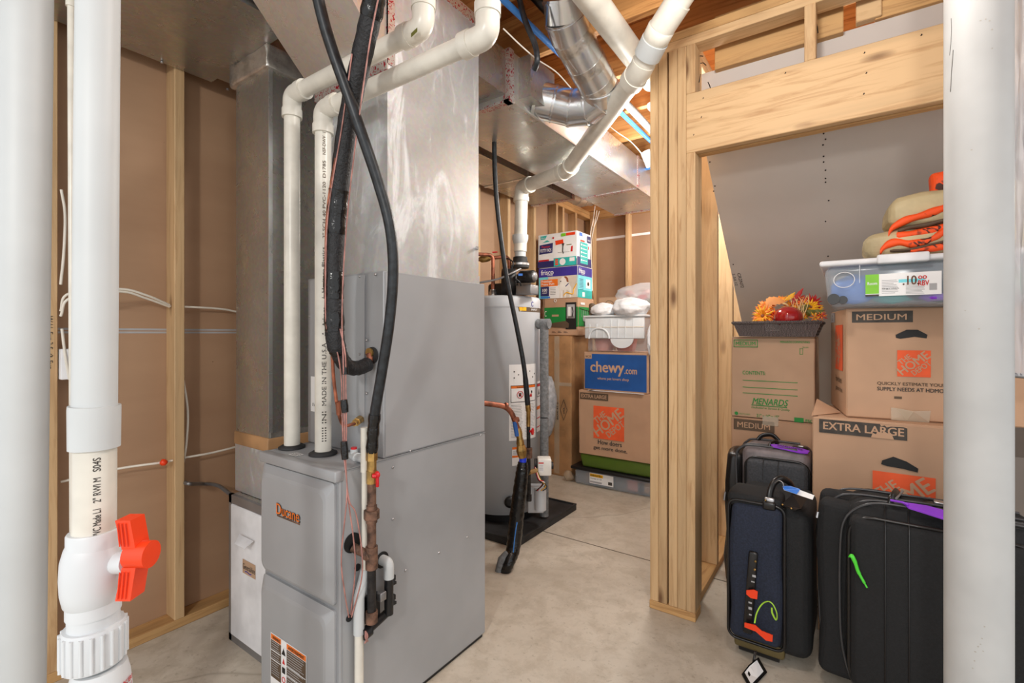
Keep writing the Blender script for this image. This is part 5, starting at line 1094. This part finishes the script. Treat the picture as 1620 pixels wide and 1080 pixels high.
def flower(c, nrm, R, n, mat, mat2=None, leafy=False, up=.25):
    c = V(c); nrm = U(nrm); a = nrm.orthogonal().normalized(); b = nrm.cross(a); m = MB(mat)
    for ly in range(2):
        for k in range(n):
            an = 2*math.pi*(k+.5*ly)/n+random.uniform(-.1, .1); d = (a*math.cos(an)+b*math.sin(an)); R_2 = R*(1 if ly == 0 else .72)*random.uniform(.85, 1.1); s_ = d.cross(nrm)
            tip = c+d*R_2+nrm*R_2*(up+.25*ly); mid = c+d*R_2*.55+nrm*R_2*(.12+.3*ly); w_ = R*.10
            mm = mat2 if (mat2 and (k+ly) % 2) else mat
            vs = [c-s_*w_*.4, c+s_*w_*.4, mid+s_*w_, mid-s_*w_, tip, mid+nrm*.004]
            m._add(vs, [(0, 1, 2, 5), (0, 5, 3), (3, 5, 4), (5, 2, 4)], mm, False)
    m.ball(c+nrm*R*.1, R*.16, 'dog_brown' if not leafy else mat, 1)
    return m.build('flower', t)
vv = U(V((.2, -1, .5)))
def fp(u, v, Y): return onY(u, v, Y)
flower(fp(1208, 500, 2.74), (-.5, -1, .3), .066, 22, 'petal_orange', 'petal_yellow')
flower(fp(1214, 487, 2.82), (-.3, -1, .6), .06, 20, 'petal_orange', 'petal_peach')
flower(fp(1234, 477, 2.86), (-.1, -.6, 1), .05, 16, 'petal_yellow', 'petal_orange')
flower(fp(1282, 486, 2.82), (.5, -1, .4), .052, 12, 'petal_yellow')
flower(fp(1285, 480, 2.90), (.4, -1, .5), .055, 12, 'petal_red')
flower(fp(1262, 474, 2.90), (.1, -.5, 1), .05, 10, 'petal_red', 'petal_orange')
flower(fp(1290, 503, 2.76), (.4, -1, .6), .035, 7, 'petal_orange', 'petal_yellow')
flower(fp(1300, 500, 2.76), (.5, -1, .5), .03, 7, 'petal_red', 'petal_orange')
flower(fp(1272, 500, 2.80), (0, -1, .5), .03, 8, 'petal_yellow', 'petal_orange')
flower(fp(1243, 508, 2.74), (0, -1, .3), .035, 9, 'petal_orange', 'petal_red')
flower(fp(1252, 486, 2.86), (0, -.8, .8), .05, 14, 'petal_orange', 'petal_yellow')
flower(fp(1226, 500, 2.76), (-.2, -1, .4), .04, 14, 'petal_red', 'petal_orange')
flower(fp(1270, 482, 2.87), (.2, -.7, .8), .055, 14, 'petal_red', 'petal_orange')
flower(fp(1292, 492, 2.84), (.5, -1, .6), .045, 12, 'petal_yellow', 'petal_red')
def leaf(P, w_, mat):
    P = spl(P, 5); n = len(P); m = MB(mat); s_ = (P[-1]-P[0]).cross(V((.3, -1, .4))).normalized(); vs = []
    for i, p in enumerate(P):
        k = math.sin(math.pi*min(.98, max(.06, i/(n-1))))*w_*(1+.25*(i % 2)); vs += [p-s_*k, p+V((0, -.004, 0)), p+s_*k]
    m._add(vs, [f for i in range(n-1) for f in ((3*i, 3*i+1, 3*i+4, 3*i+3), (3*i+1, 3*i+2, 3*i+5, 3*i+4))], mat, True); return m.build('leaf', t)
leaf([fp(1212, 492, 2.76), fp(1216, 478, 2.77), fp(1232, 475, 2.78), fp(1244, 477, 2.80)], .022, 'petal_peach')
leaf([fp(1252, 482, 2.84), fp(1262, 468, 2.84), fp(1271, 455, 2.84)], .010, 'petal_red')
leaf([fp(1240, 476, 2.82), fp(1250, 470, 2.82), fp(1258, 462, 2.82)], .010, 'petal_yellow')
for q in ((1232, 492), (1224, 498), (1276, 494), (1268, 486), (1290, 494)): leaf([fp(q[0], q[1]+8, 2.80), fp(q[0]+4, q[1], 2.78), fp(q[0]+14, q[1]-4, 2.80)], .014, 'leaf_green')
for k in range(12): a = fp(1267+random.uniform(-3, 3), 506, 2.715); b = fp(1250+30*random.random(), 466+12*random.random(), 2.70+.03*random.random()); MB('straw').tube(spl([a, a.lerp(b, .5)+V((random.uniform(-.015, .015), 0, .01)), b], 4), .0017, 4).build('raffia_strand', t)
t = thing('glass_pumpkin', fp(1247, 515, 2.72), 'shiny red glass pumpkin nestled in the wicker tray', 'ornament')
pc = V((fp(1247, 500, 2.72).x, 2.718, 1.343)); m = MB('red_glass')
m.ball(pc, .062, sub=4, sc=(1.05, 1, .85), disp=lambda q: 1-.05*abs(math.sin(4*math.atan2(q.y, q.x)))*(1-abs(q.z))); m.build('glass_body', t)
MB('straw').tube(spl([pc+V((0, 0, .05)), pc+V((-.006, -.01, .062)), pc+V((-.022, -.015, .066))], 4), .005, 8).build('stem', t)

# ================================================================ SUITCASES
def suit_side(m, x0, x1, y0, y1, z0, z1, r, mat, xf=None, amp=.004, sd=0, cuts=2):
    return m.rbox(x0, x1, y0, y1, z0, z1, r, 4, mat, xf, cuts, lambda p: p+V((noise.noise(p*7+V((sd, 0, 0))), noise.noise(p*7+V((0, sd, 0))), noise.noise(p*9)*.5))*amp)
def frame_tube(m, x0, x1, z0, z1, y, r, rr, mat=None, xf=None):
    P = []
    for (cx_, cz_, st) in ((x1-rr, z1-rr, 0), (x0+rr, z1-rr, 90), (x0+rr, z0+rr, 180), (x1-rr, z0+rr, 270)):
        for k in range(6): an = math.radians(st+18*k); P.append(V((cx_+rr*math.cos(an), y, cz_+rr*math.sin(an))))
    P.append(P[0]);  P = [xf @ p for p in P] if xf else P
    return m.tube(P, r, 6, mat, False)
def hoop(m, y0, y1, z0, z1, x, r, rr, xf=None, mat=None):
    P = []
    for (cy_, cz_, st) in ((y1-rr, z1-rr, 0), (y0+rr, z1-rr, 90), (y0+rr, z0+rr, 180), (y1-rr, z0+rr, 270)):
        for k in range(6): an = math.radians(st+18*k); P.append(V((x, cy_+rr*math.cos(an), cz_+rr*math.sin(an))))
    P.append(P[0]); P = [xf @ p for p in P] if xf else P
    return m.tube(P, r, 6, mat, False)
# big black suitcase
X_ = rotbox(-.02, 1.995, -2)
t = thing('suitcase', (.2, 2.0, 0), 'big black suitcase nearest the viewer with a purple tag and a green clip', 'suitcase')
suit_side(MB('black_fabric'), 0, .50, 0, .27, .035, .692, .07, 'black_fabric', X_).build('body', t)
suit_side(MB('black_fabric'), .018, .475, -.022, .06, .075, .65, .03, 'black_fabric', X_, .002).build('front_pocket', t)
m = MB('black_leather'); frame_tube(m, .018, .475, .075, .65, -.004, .006, .07, xf=X_); m.build('pocket_piping', t)
for x in (.115, .175): m = MB('black_leather'); m.tube([X_ @ V((x, -.0235, .10)), X_ @ V((x, -.0235, .633)), X_ @ V((x, .0, .658)), X_ @ V((x, .04, .688))], .0022, 5); m.build('seam', t)
for y, dx in ((.03, 0), (.055, -.012), (.10, -.066), (.17, -.07)):
    P = [X_ @ V((xx+(dx if xx < .1 else 0), y, zz)) for (xx, zz) in ((.45, .697), (.3, .699), (.16, .697), (.085, .69), (.03, .655), (.0, .60), (-.008, .5), (-.009, .35), (-.004, .2), (.018, .09), (.05, .04))]
    MB('zipper_grey').tube(spl(P, 4), .0045, 6).build('zipper', t)
suit_side(MB('black_fabric'), -.075, .08, .045, .115, .05, .672, .03, 'black_fabric', X_, .016, 4, 3).build('side_gusset', t)
suit_side(MB('black_fabric'), -.082, .08, .12, .20, .06, .68, .03, 'black_fabric', X_, .018, 9, 3).build('side_gusset', t)
m = MB('steel'); m.tube([X_ @ V((-.075, .05, .62)), X_ @ V((-.078, .045, .60))], .005, 6); m.build('zipper_pull', t)
m = MB('black_leather'); m.tube([X_ @ V(p) for p in spl([(.13, .05, .692), (.135, .06, .712), (.145, .10, .72), (.15, .14, .714), (.155, .16, .694)], 5)], .012, 8, flat=.6); h_ = m.build('carry_handle', t)
m = MB('grey_metal'); m.tube([X_ @ V((.145, .055, .712)), X_ @ V((.165, .15, .716))], .004, 6); m.build('handle_rod', h_)
m = MB('black_leather'); m.lathe([(0, .048), (.006, .046), (.008, .03)], X_ @ V((.265, .14, .688)), (0, 0, 1), 24); rc = m.build('handle_recess', t)
m = MB('steel'); m.rbox(.245, .285, .125, .155, .694, .704, .004, 2, xf=X_); m.build('telescopic_handle', rc)
m = MB('purple_plastic'); m.tube([X_ @ V(p) for p in spl([(.13, .03, .71), (.16, .02, .712), (.175, .015, .708)], 4)], .004, 6); m.poly([X_ @ V(p) for p in ((.16, .035, .710), (.175, .0, .704), (.28, -.022, .690), (.36, -.02, .682), (.37, .02, .692), (.30, .03, .702), (.22, .04, .710))], .004); m.build('luggage_tag', t)
m = MB('green_plastic'); m.tube([X_ @ V(p) for p in spl([(.020, -.03, .515), (.027, -.042, .524), (.036, -.038, .505), (.044, -.033, .475), (.058, -.029, .445), (.068, -.027, .425)], 5)], [.004]*3+[.0075]*8+[.0065]*6+[.005]*5+[.003]*4, 6, flat=.6); m.build('green_clip', t)
for x in (.03, .44): m = MB('black_plastic'); m.cyl(X_ @ V((x, .20, .025)), X_ @ V((x+.03, .20, .025)), .025, seg=16); m.build('wheel', t)
m = MB('black_plastic'); m.rbox(.03, .47, .01, .05, 0.001, .05, .01, 2, xf=X_); m.build('foot', t)
# grey and black suitcase at the back
X_ = rotbox(-.47, 2.455, 0)
t = thing('suitcase', (-.3, 2.58, 0), 'charcoal suitcase with a shiny grey top and a purple tag, behind the navy garment bag', 'suitcase')
suit_side(MB('grey_sheen_fabric'), .055, .33, 0, .22, .03, .738, .04, 'grey_sheen_fabric', X_, .003, 2).build('body', t)
suit_side(MB('charcoal_fabric'), .075, .325, -.020, .05, .07, .692, .03, 'charcoal_fabric', X_, .002, 2).build('front_pocket', t)
m = MB('black_leather'); frame_tube(m, .072, .328, .07, .694, .0, .006, .05, xf=X_); m.build('pocket_piping', t)
for x in (.15, .21): m = MB('black_leather'); m.tube([X_ @ V((x, -.0215, .10)), X_ @ V((x, -.0215, .675)), X_ @ V((x, .005, .700)), X_ @ V((x, .04, .734))], .002, 5); m.build('seam', t)
suit_side(MB('black_leather'), -.025, .07, .02, .20, .05, .70, .03, 'black_leather', X_, .022, 5, 4).build('side_gusset', t)
for y in (.02, .05, .18):
    m = MB('zipper_grey'); m.tube(spl([X_ @ V(p) for p in ((.28, y, .742), (.1, y, .742), (.052, y, .725), (.03, y, .68), (.008 if y > .1 else .035, y-.01, .5), (.0 if y > .1 else .03, y-.01, .3), (.03, y, .08))], 5), .0055, 6); m.build('zipper', t)
m = MB('black_leather'); m.tube([X_ @ V(p) for p in spl([(.10, .17, .738), (.12, .18, .762), (.16, .19, .768), (.19, .19, .742)], 5)], .012, 8, flat=.6); m.build('carry_handle', t)
m = MB('black_leather'); m.tube([X_ @ V(p) for p in spl([(.165, .04, .737), (.17, .06, .752), (.185, .10, .756), (.19, .13, .742)], 5)], .011, 8, flat=.6); m.build('top_handle', t)
m = MB('black_leather'); m.lathe([(0, .034), (.006, .032), (.008, .02)], X_ @ V((.285, .11, .735)), (0, 0, 1), 20); rc = m.build('handle_recess', t)
m = MB('steel'); m.rbox(.275, .30, .095, .115, .742, .75, .003, 2, xf=X_); m.build('telescopic_handle', rc)
m = MB('purple_plastic'); m.poly([X_ @ V(p) for p in ((.17, .045, .752), (.185, .015, .748), (.29, .005, .738), (.32, .015, .737), (.325, .045, .742), (.30, .055, .746), (.2, .058, .752))], .004); mp = plane(X_ @ V((.20, .022, .7525)), X_.to_3x3() @ V((1, .0, -.09)), V((0, .95, .1)))
m.text(mp, 'SAMSONITE', .0, .004, .018, .10, 'ink_black', .0, .02); m.build('luggage_tag', t)
m = MB('steel'); m.tube([X_ @ V((-.02, .03, .50)), X_ @ V((-.024, .025, .46))], .006, 6); m.build('zipper_pull', t)
for x in (.06, .28): m = MB('black_plastic'); m.cyl(X_ @ V((x, .16, .022)), X_ @ V((x+.03, .16, .022)), .022, seg=16); m.build('wheel', t)
m = MB('black_plastic'); m.rbox(.06, .32, .01, .05, 0.001, .05, .01, 2, xf=X_); m.build('foot', t)
# navy garment bag
t = thing('garment_bag', (-.28, 2.2, 0), 'navy blue wheeled garment bag with a black leather strap and coloured tags', 'suitcase')
suit_side(MB('black_fabric'), -.395, -.112, 2.06, 2.43, .045, .60, .045, 'black_fabric', None, .004, 7).build('body', t)
suit_side(MB('navy_fabric'), -.385, -.205, 2.026, 2.12, .08, .605, .028, 'navy_fabric', None, .012, 11, 4).build('navy_panel', t)
m = MB('black_leather'); frame_tube(m, -.392, -.198, .072, .612, 2.045, .006, .03); m.build('edge_piping', t)
m = MB('black_leather'); m.tube(spl([V(p) for p in ((-.39, 2.07, .09), (-.398, 2.075, .3), (-.396, 2.075, .5), (-.385, 2.08, .60), (-.35, 2.08, .622))], 6), .008, 6); m.build('zipper', t)
m = MB('black_leather'); a = onY(1192, 872, 2.02); b = onY(1188, 1003, 2.02); m.rbox(a.x-.016, a.x+.016, 2.012, 2.03, b.z, a.z, .008, 3, cuts=1, disp=lambda p: p+V((-.02*(a.z-p.z)/.3, 0, 0))); st_ = m.build('leather_strap', t)
m = MB('paper_white'); 
for (u, v) in ((1195, 888), (1194, 901)): p = onY(u, v, 2.008); m.lathe([(0, .0045), (.003, .002)], p, (0, -1, 0), 8, 'brass')
for (u, v, w_, h_) in ((1193, 911, .012, .008), (1191, 920, .012, .004), (1187, 953, .012, .006), (1187, 962, .012, .009), (1187, 972, .009, .005)): p = onY(u, v, 2.0105); m.box(p.x-w_/2, p.x+w_/2, 2.0095, 2.0115, p.z-h_/2, p.z+h_/2, 'paper_grey')
m.build('strap_printing', st_)
def OP(u, v, y=2.0): return onY(u, v, y)
m = MB('orange_plastic'); m.poly([OP(1181, 933), OP(1192, 932), OP(1199, 935), OP(1198, 947), OP(1188, 945), OP(1181, 939)], .004); m.build('red_tag', t)
m = MB('orange_plastic'); m.poly([OP(1178, 984), OP(1195, 988), OP(1205, 997), OP(1223, 1004), OP(1222, 1014), OP(1212, 1012), OP(1196, 998), OP(1178, 991)], .004); m.build('orange_tag', t)
m = MB('lime_plastic'); m.tube(spl([OP(1194, 985), OP(1197, 970), OP(1205, 956), OP(1215, 951, 1.985), OP(1223, 956, 1.98), OP(1229, 970, 1.985), OP(1228, 980), OP(1222, 970), OP(1221, 961)], 5), .0035, 6, flat=.6); m.build('green_loop', t)
# top flap, leather handle, plate
suit_side(MB('black_fabric'), -.39, -.21, 2.04, 2.2, .585, .64, .02, 'black_fabric', None, .014, 3, 3).build('top_flap', t)
m = MB('black_leather'); a = onY(1218, 792, 2.06); m.tube(spl([a+V((0, 0, -.012)), a+V((.0, .01, .03)), a+V((.012, .03, .065)), a+V((.035, .06, .075)), a+V((.06, .10, .05)), a+V((.07, .13, .0))], 6), .013, 10, flat=.7); hd = m.build('leather_handle', t)
m = MB('black_leather'); m.rbox(a.x-.022, a.x+.022, 2.028, 2.05, a.z-.028, a.z+.004, .008, 3); m.build('handle_mount', t)
MB('steel').rbox(a.x-.017, a.x+.017, 2.04, 2.055, a.z-.008, a.z+.016, .005, 2).build('buckle', t)
a = onY(1255, 800, 2.06); m = MB('black_leather'); m.poly([onY(1235, 800, 2.05), onY(1252, 783, 2.12), onY(1276, 790, 2.14), onY(1266, 806, 2.06), onY(1258, 808, 2.04)], .008); m.build('leather_plate', t)
m = MB('brass'); 
for (u, v) in ((1211, 791), (1238, 798), (1252, 804)): p = onY(u, v, 2.035); m.ball(p, .004, sub=1)
m.build('rivets', t)
m = MB('tag_blue'); q = [D(1238, 769, 1.80), D(1240, 775, 1.79), D(1285, 790, 1.70), D(1288, 783, 1.71), D(1250, 769, 1.79)]; m.poly(q, .003, 'paper_white'); m.poly([q[0]+V((0, -.002, .002)), q[1]+V((0, -.002, .002)), D(1260, 782, 1.745)+V((0, -.002, .002)), D(1266, 774, 1.75)+V((0, -.002, .002)), q[4]+V((0, -.002, .002))], .001, 'tag_blue'); m.build('paper_tag', t)
m = MB('steel'); m.tube(spl([D(1226, 764, 1.82), D(1232, 760, 1.80), D(1238, 763, 1.79), D(1240, 770, 1.79)], 5), .0018, 5); m.build('tag_ring', t)
for y in (2.10, 2.36): m = MB('black_plastic'); m.cyl(V((-.36, y, .028)), V((-.22, y, .028)), .027, seg=16); m.build('wheel', t)
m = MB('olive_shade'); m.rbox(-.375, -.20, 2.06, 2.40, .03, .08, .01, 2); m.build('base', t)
t = thing('luggage_identity_tag', onZ(1190, 1060, 0), 'black strap with a clear name window on the floor before the navy bag', 'tag')
m = MB('black_leather'); A = onY(1195, 1030, 1.98); B = onZ(1192, 1048, .004); m.tube([A, A.lerp(B, .5)+V((0, -.01, 0)), B], .006, 6, flat=.4); m.build('strap', t)
q = [onZ(1199, 1040, .03), onZ(1213, 1064, .004), onZ(1200, 1078, .004), onZ(1187, 1092, .004), onZ(1173, 1066, .004), onZ(1184, 1052, .02)]
m = MB('black_leather'); m.poly(q, .004); m.build('holder', t)
c = sum(q, V())/6; m = MB('box_cyan'); m.poly([c+(p-c)*.74+V((0, -.001, .006)) for p in q], .001, 'paper_white'); m.build('name_window', t)
# ================================================================ FOREGROUND PIPES AND POST
t = thing('foreground_pipe', D(38, 1000, 1.07), 'wide white plastic pipe at the far left edge, closest to the viewer', 'pipe')
MB('pvc_clean').tube([D(43, -60, 1.06)+V((0, 0, .1)), D(30, 1140, 1.08)], .0445, 40).build('pipe', t)
t = thing('valve_pipe', D(150, 1000, .8), 'white plastic pump pipe with a ball valve and orange handle, left foreground', 'pipe')
top = D(155.5, -40, .825); A = D(150, 640, .80); B = D(149, 835, .80)
MB('pvc_clean').tube([top, D(149.5, 700, .80)], .0302, 40).build('pipe', t)
MB('pvc').tube([D(149.5, 700, .80), D(149, 860, .80)], .0295, 40).build('lower_pipe', t)
MB('pvc_clean').tube([D(150, 641, .80), D(149.8, 646, .80), D(149.5, 708, .80)], [.0345, .0348, .0342], 40).build('coupling', t)
vb = MB('pvc_bright').tube([D(149, 838, .80), D(149, 841, .80), D(149, 880, .80)], [.0345, .0362, .0362], 40).build('valve_socket', t)
MB('pvc_bright').lathe([(-.053, .033), (-.045, .0385), (-.026, .042), (0, .0432), (.026, .042), (.045, .0375), (.053, .034)], D(147.5, 905, .80), (0, 0, 1), 40).build('valve_body', t)
MB('pvc_bright').tube([D(148.5, 930, .80), D(148.5, 968, .80)], .0365, 40).build('valve_socket', t)
MB('pvc_bright').tube([D(148.5, 966, .80), D(148.5, 992, .80)], .0345, 40).build('neck', t)
m = MB('pvc_bright'); c = D(149, 1016, .80); n = 20; m.lathe([(-.032, .041), (-.027, .0425), (.027, .0425), (.032, .040)], c, (0, 0, 1), 48)
for k in range(n): a = 2*math.pi*k/n; d = V((math.cos(a), math.sin(a), 0)); m.tube([c+d*.0425+V((0, 0, -.028)), c+d*.0425+V((0, 0, .028))], .0032, 6)
m.build('union_nut', t)
m = MB('pvc_bright'); m.lathe([(-.13, .040), (-.045, .043), (-.02, .0405), (0, .036)], D(158, 1052, .80), (0, 0, 1), 40); un = m.build('lower_union', t)
lt = U(V((rx, ry, 0))); fwv = V((fx, fy, 0))
c = D(203, 890, .79); MB('pvc_bright').tube([D(185, 890, .80), D(206, 889, .79)], .0175, 24).build('stem_housing', t)
m = MB('orange_plastic'); hc = D(224, 876, .78)
m.cyl(hc-lt*.018, hc+lt*.016, .021, seg=28)
def blade(z0, z1, sgn):
    w0, w1 = .017, .022
    P = []
    for s_, z in ((0, z0), (1, z1)):
        pass
    b = hc-lt*.012
    for (o0, o1) in ((-.004, .0),):
        m.poly([b+V((0, 0, z0))-lt*.009-fwv*.014, b+V((0, 0, z0))+lt*.013-fwv*.014, b+V((0, 0, z1))+lt*.006-fwv*.016, b+V((0, 0, z1))-lt*.018-fwv*.016], .030, n=-fwv)
    for k in range(3): x = -.010+.006*k; m.tube([b+V((0, 0, z0+.006*sgn))+lt*x-fwv*.0165, b+V((0, 0, z1-.004*sgn))+lt*(x-.003)-fwv*.0178], .0012, 4)
blade(.013, .060, 1); blade(-.016, -.068, -1); m.build('valve_handle', t)
# printing down the pipe
cc = D(149.3, 770, .80); a0 = math.atan2(-cc.y, -cc.x)
for z0, st, w_ in ((D(149, 740, .80).z, 'S04S', .022), (D(149, 788, .80).z, '2" RWI M', .040), (D(149, 840, .80).z, 'PVC Made L.I', .044)):
    m = MB('ink_dark'); mp = lambda x, y, l=0: V((cc.x+math.cos(a0-.0-y/.0295)*.0300, cc.y+math.sin(a0-y/.0295)*.0300, z0+x)); m.text(mp, st, 0, -.008, .010, w_, 'ink_dark', 0, .02); m.build('pipe_print', t)
m = MB('ink_red'); pc2 = D(158, 1052, .80); a1 = math.atan2(-pc2.y, -pc2.x)+.75; mp = lambda x, y, l=0: V((pc2.x+math.cos(a1+x/.044)*.0436, pc2.y+math.sin(a1+x/.044)*.0436, pc2.z-.032+y)); m.text(mp, 'KBI', 0, 0, .008, .022, 'ink_red', 0, .02); m.text(mp, '2 IN', 0, -.012, .008, .022, 'ink_red', 0, .02); m.build('red_print', un)
t = thing('thin_pipe', D(113, 500, 1.35), 'thin white plastic pipe with a coupling just behind the valve pipe', 'pipe')
MB('pvc').tube([D(112, -60, 1.35), D(116.5, 1040, 1.35)], .0082, 16).build('pipe', t)
MB('pvc').tube([D(112, -50, 1.35), D(112, 11, 1.35)], .0115, 16).build('coupling', t)
t = thing('support_post', (D(1547, 500, 1.07).x, D(1547, 500, 1.07).y, 0), 'wide off-white round post in the right foreground with pencil and dirt marks', 'post')
pc3 = D(1547, 528, 1.07); MB('post_white').tube([(pc3.x, pc3.y, 0), (pc3.x, pc3.y, ZJ)], .0572, 48).build('post', t)
ap = math.atan2(-pc3.y, -pc3.x); mp = lambda x, y, l=0: V((pc3.x+math.cos(ap+x/.0572)*.0575, pc3.y+math.sin(ap+x/.0572)*.0575, y))
pz = lambda v: H-(v-CY)/F*1.013
m = MB('ink_dark'); m.tube(spl([mp(-.048, pz(0)), mp(-.047, pz(20)), mp(-.049, pz(40)), mp(-.052, pz(60))], 5), .0005, 4); m.tube([mp(-.043, pz(55)), mp(-.047, pz(90)), mp(-.050, pz(122))], .0007, 4); m.build('pencil_mark', t)
m = MB('mud_streak'); random.seed(3)
for (x, v) in ((.012, 26), (.018, 30), (.004, 26), (.022, 45), (.022, 75), (.0, 1030), (-.004, 1040), (-.005, 1055), (.008, 1035), (.004, 1025), (-.008, 1068), (.01, 995), (.006, 1015), (-.01, 230), (.002, 520), (-.02, 490)):
    c = mp(x, pz(v)); m.poly([mp(x+random.uniform(.0008, .0022)*math.cos(a), pz(v)+random.uniform(.0006, .002)*math.sin(a)) for a in (i*math.pi/4 for i in range(8))])
m.build('dirt_marks', t)
# translucent sheet and drawer beyond the post
t = thing('plastic_sheet', D(1612, 560, 1.5), 'hanging white translucent plastic sheet at the right edge beyond the post', 'plastic sheet')
m = MB('thin_bag'); a = D(1597, 500, 1.5); b = D(1680, 500, 1.45); n = 24; vs = []
for j in range(15):
    for i in range(n+1):
        s_ = i/n; p = a.lerp(b, s_); z = 2.5+(1.13-2.5)*j/14; vs.append(V((p.x, p.y, z))+fwv*.018*math.sin(s_*40+j*.5)+lt*.004*math.sin(j*1.3+i))
m._add(vs, [(j*(n+1)+i, j*(n+1)+i+1, (j+1)*(n+1)+i+1, (j+1)*(n+1)+i) for j in range(14) for i in range(n)], 'thin_bag', True); m.build('sheet', t)
m = MB('grey_metal'); m.tube([D(1594, 592, 1.5), D(1690, 602, 1.45)], .008, 8); m.build('bottom_bar', t)
# ================================================================ CEILING LAMPS (out of view; the one near the back wall is added)
for (x, y, lb) in ((-.2, 1.174, 'bare bulb lampholder above the space in front of the furnace'), (-.93, 2.80, 'bare bulb lampholder in the back of the room behind the stud post'), (-1.05, 4.424, 'bare bulb lampholder added near the back wall to go with a fill light')):
    t = thing('bulb_lampholder', (x, y, ZJ), lb, 'lamp')
    MB('porcelain').lathe([(0, .055), (-.02, .05), (-.045, .028), (-.06, .026)], V((x, y, ZJ)), (0, 0, 1), 24).build('base', t)
    MB('bulb_white').lathe([(0, .014), (-.02, .016), (-.05, .03), (-.075, .028), (-.09, .012)], V((x, y, ZJ-.058)), (0, 0, 1), 20).build('bulb', t)
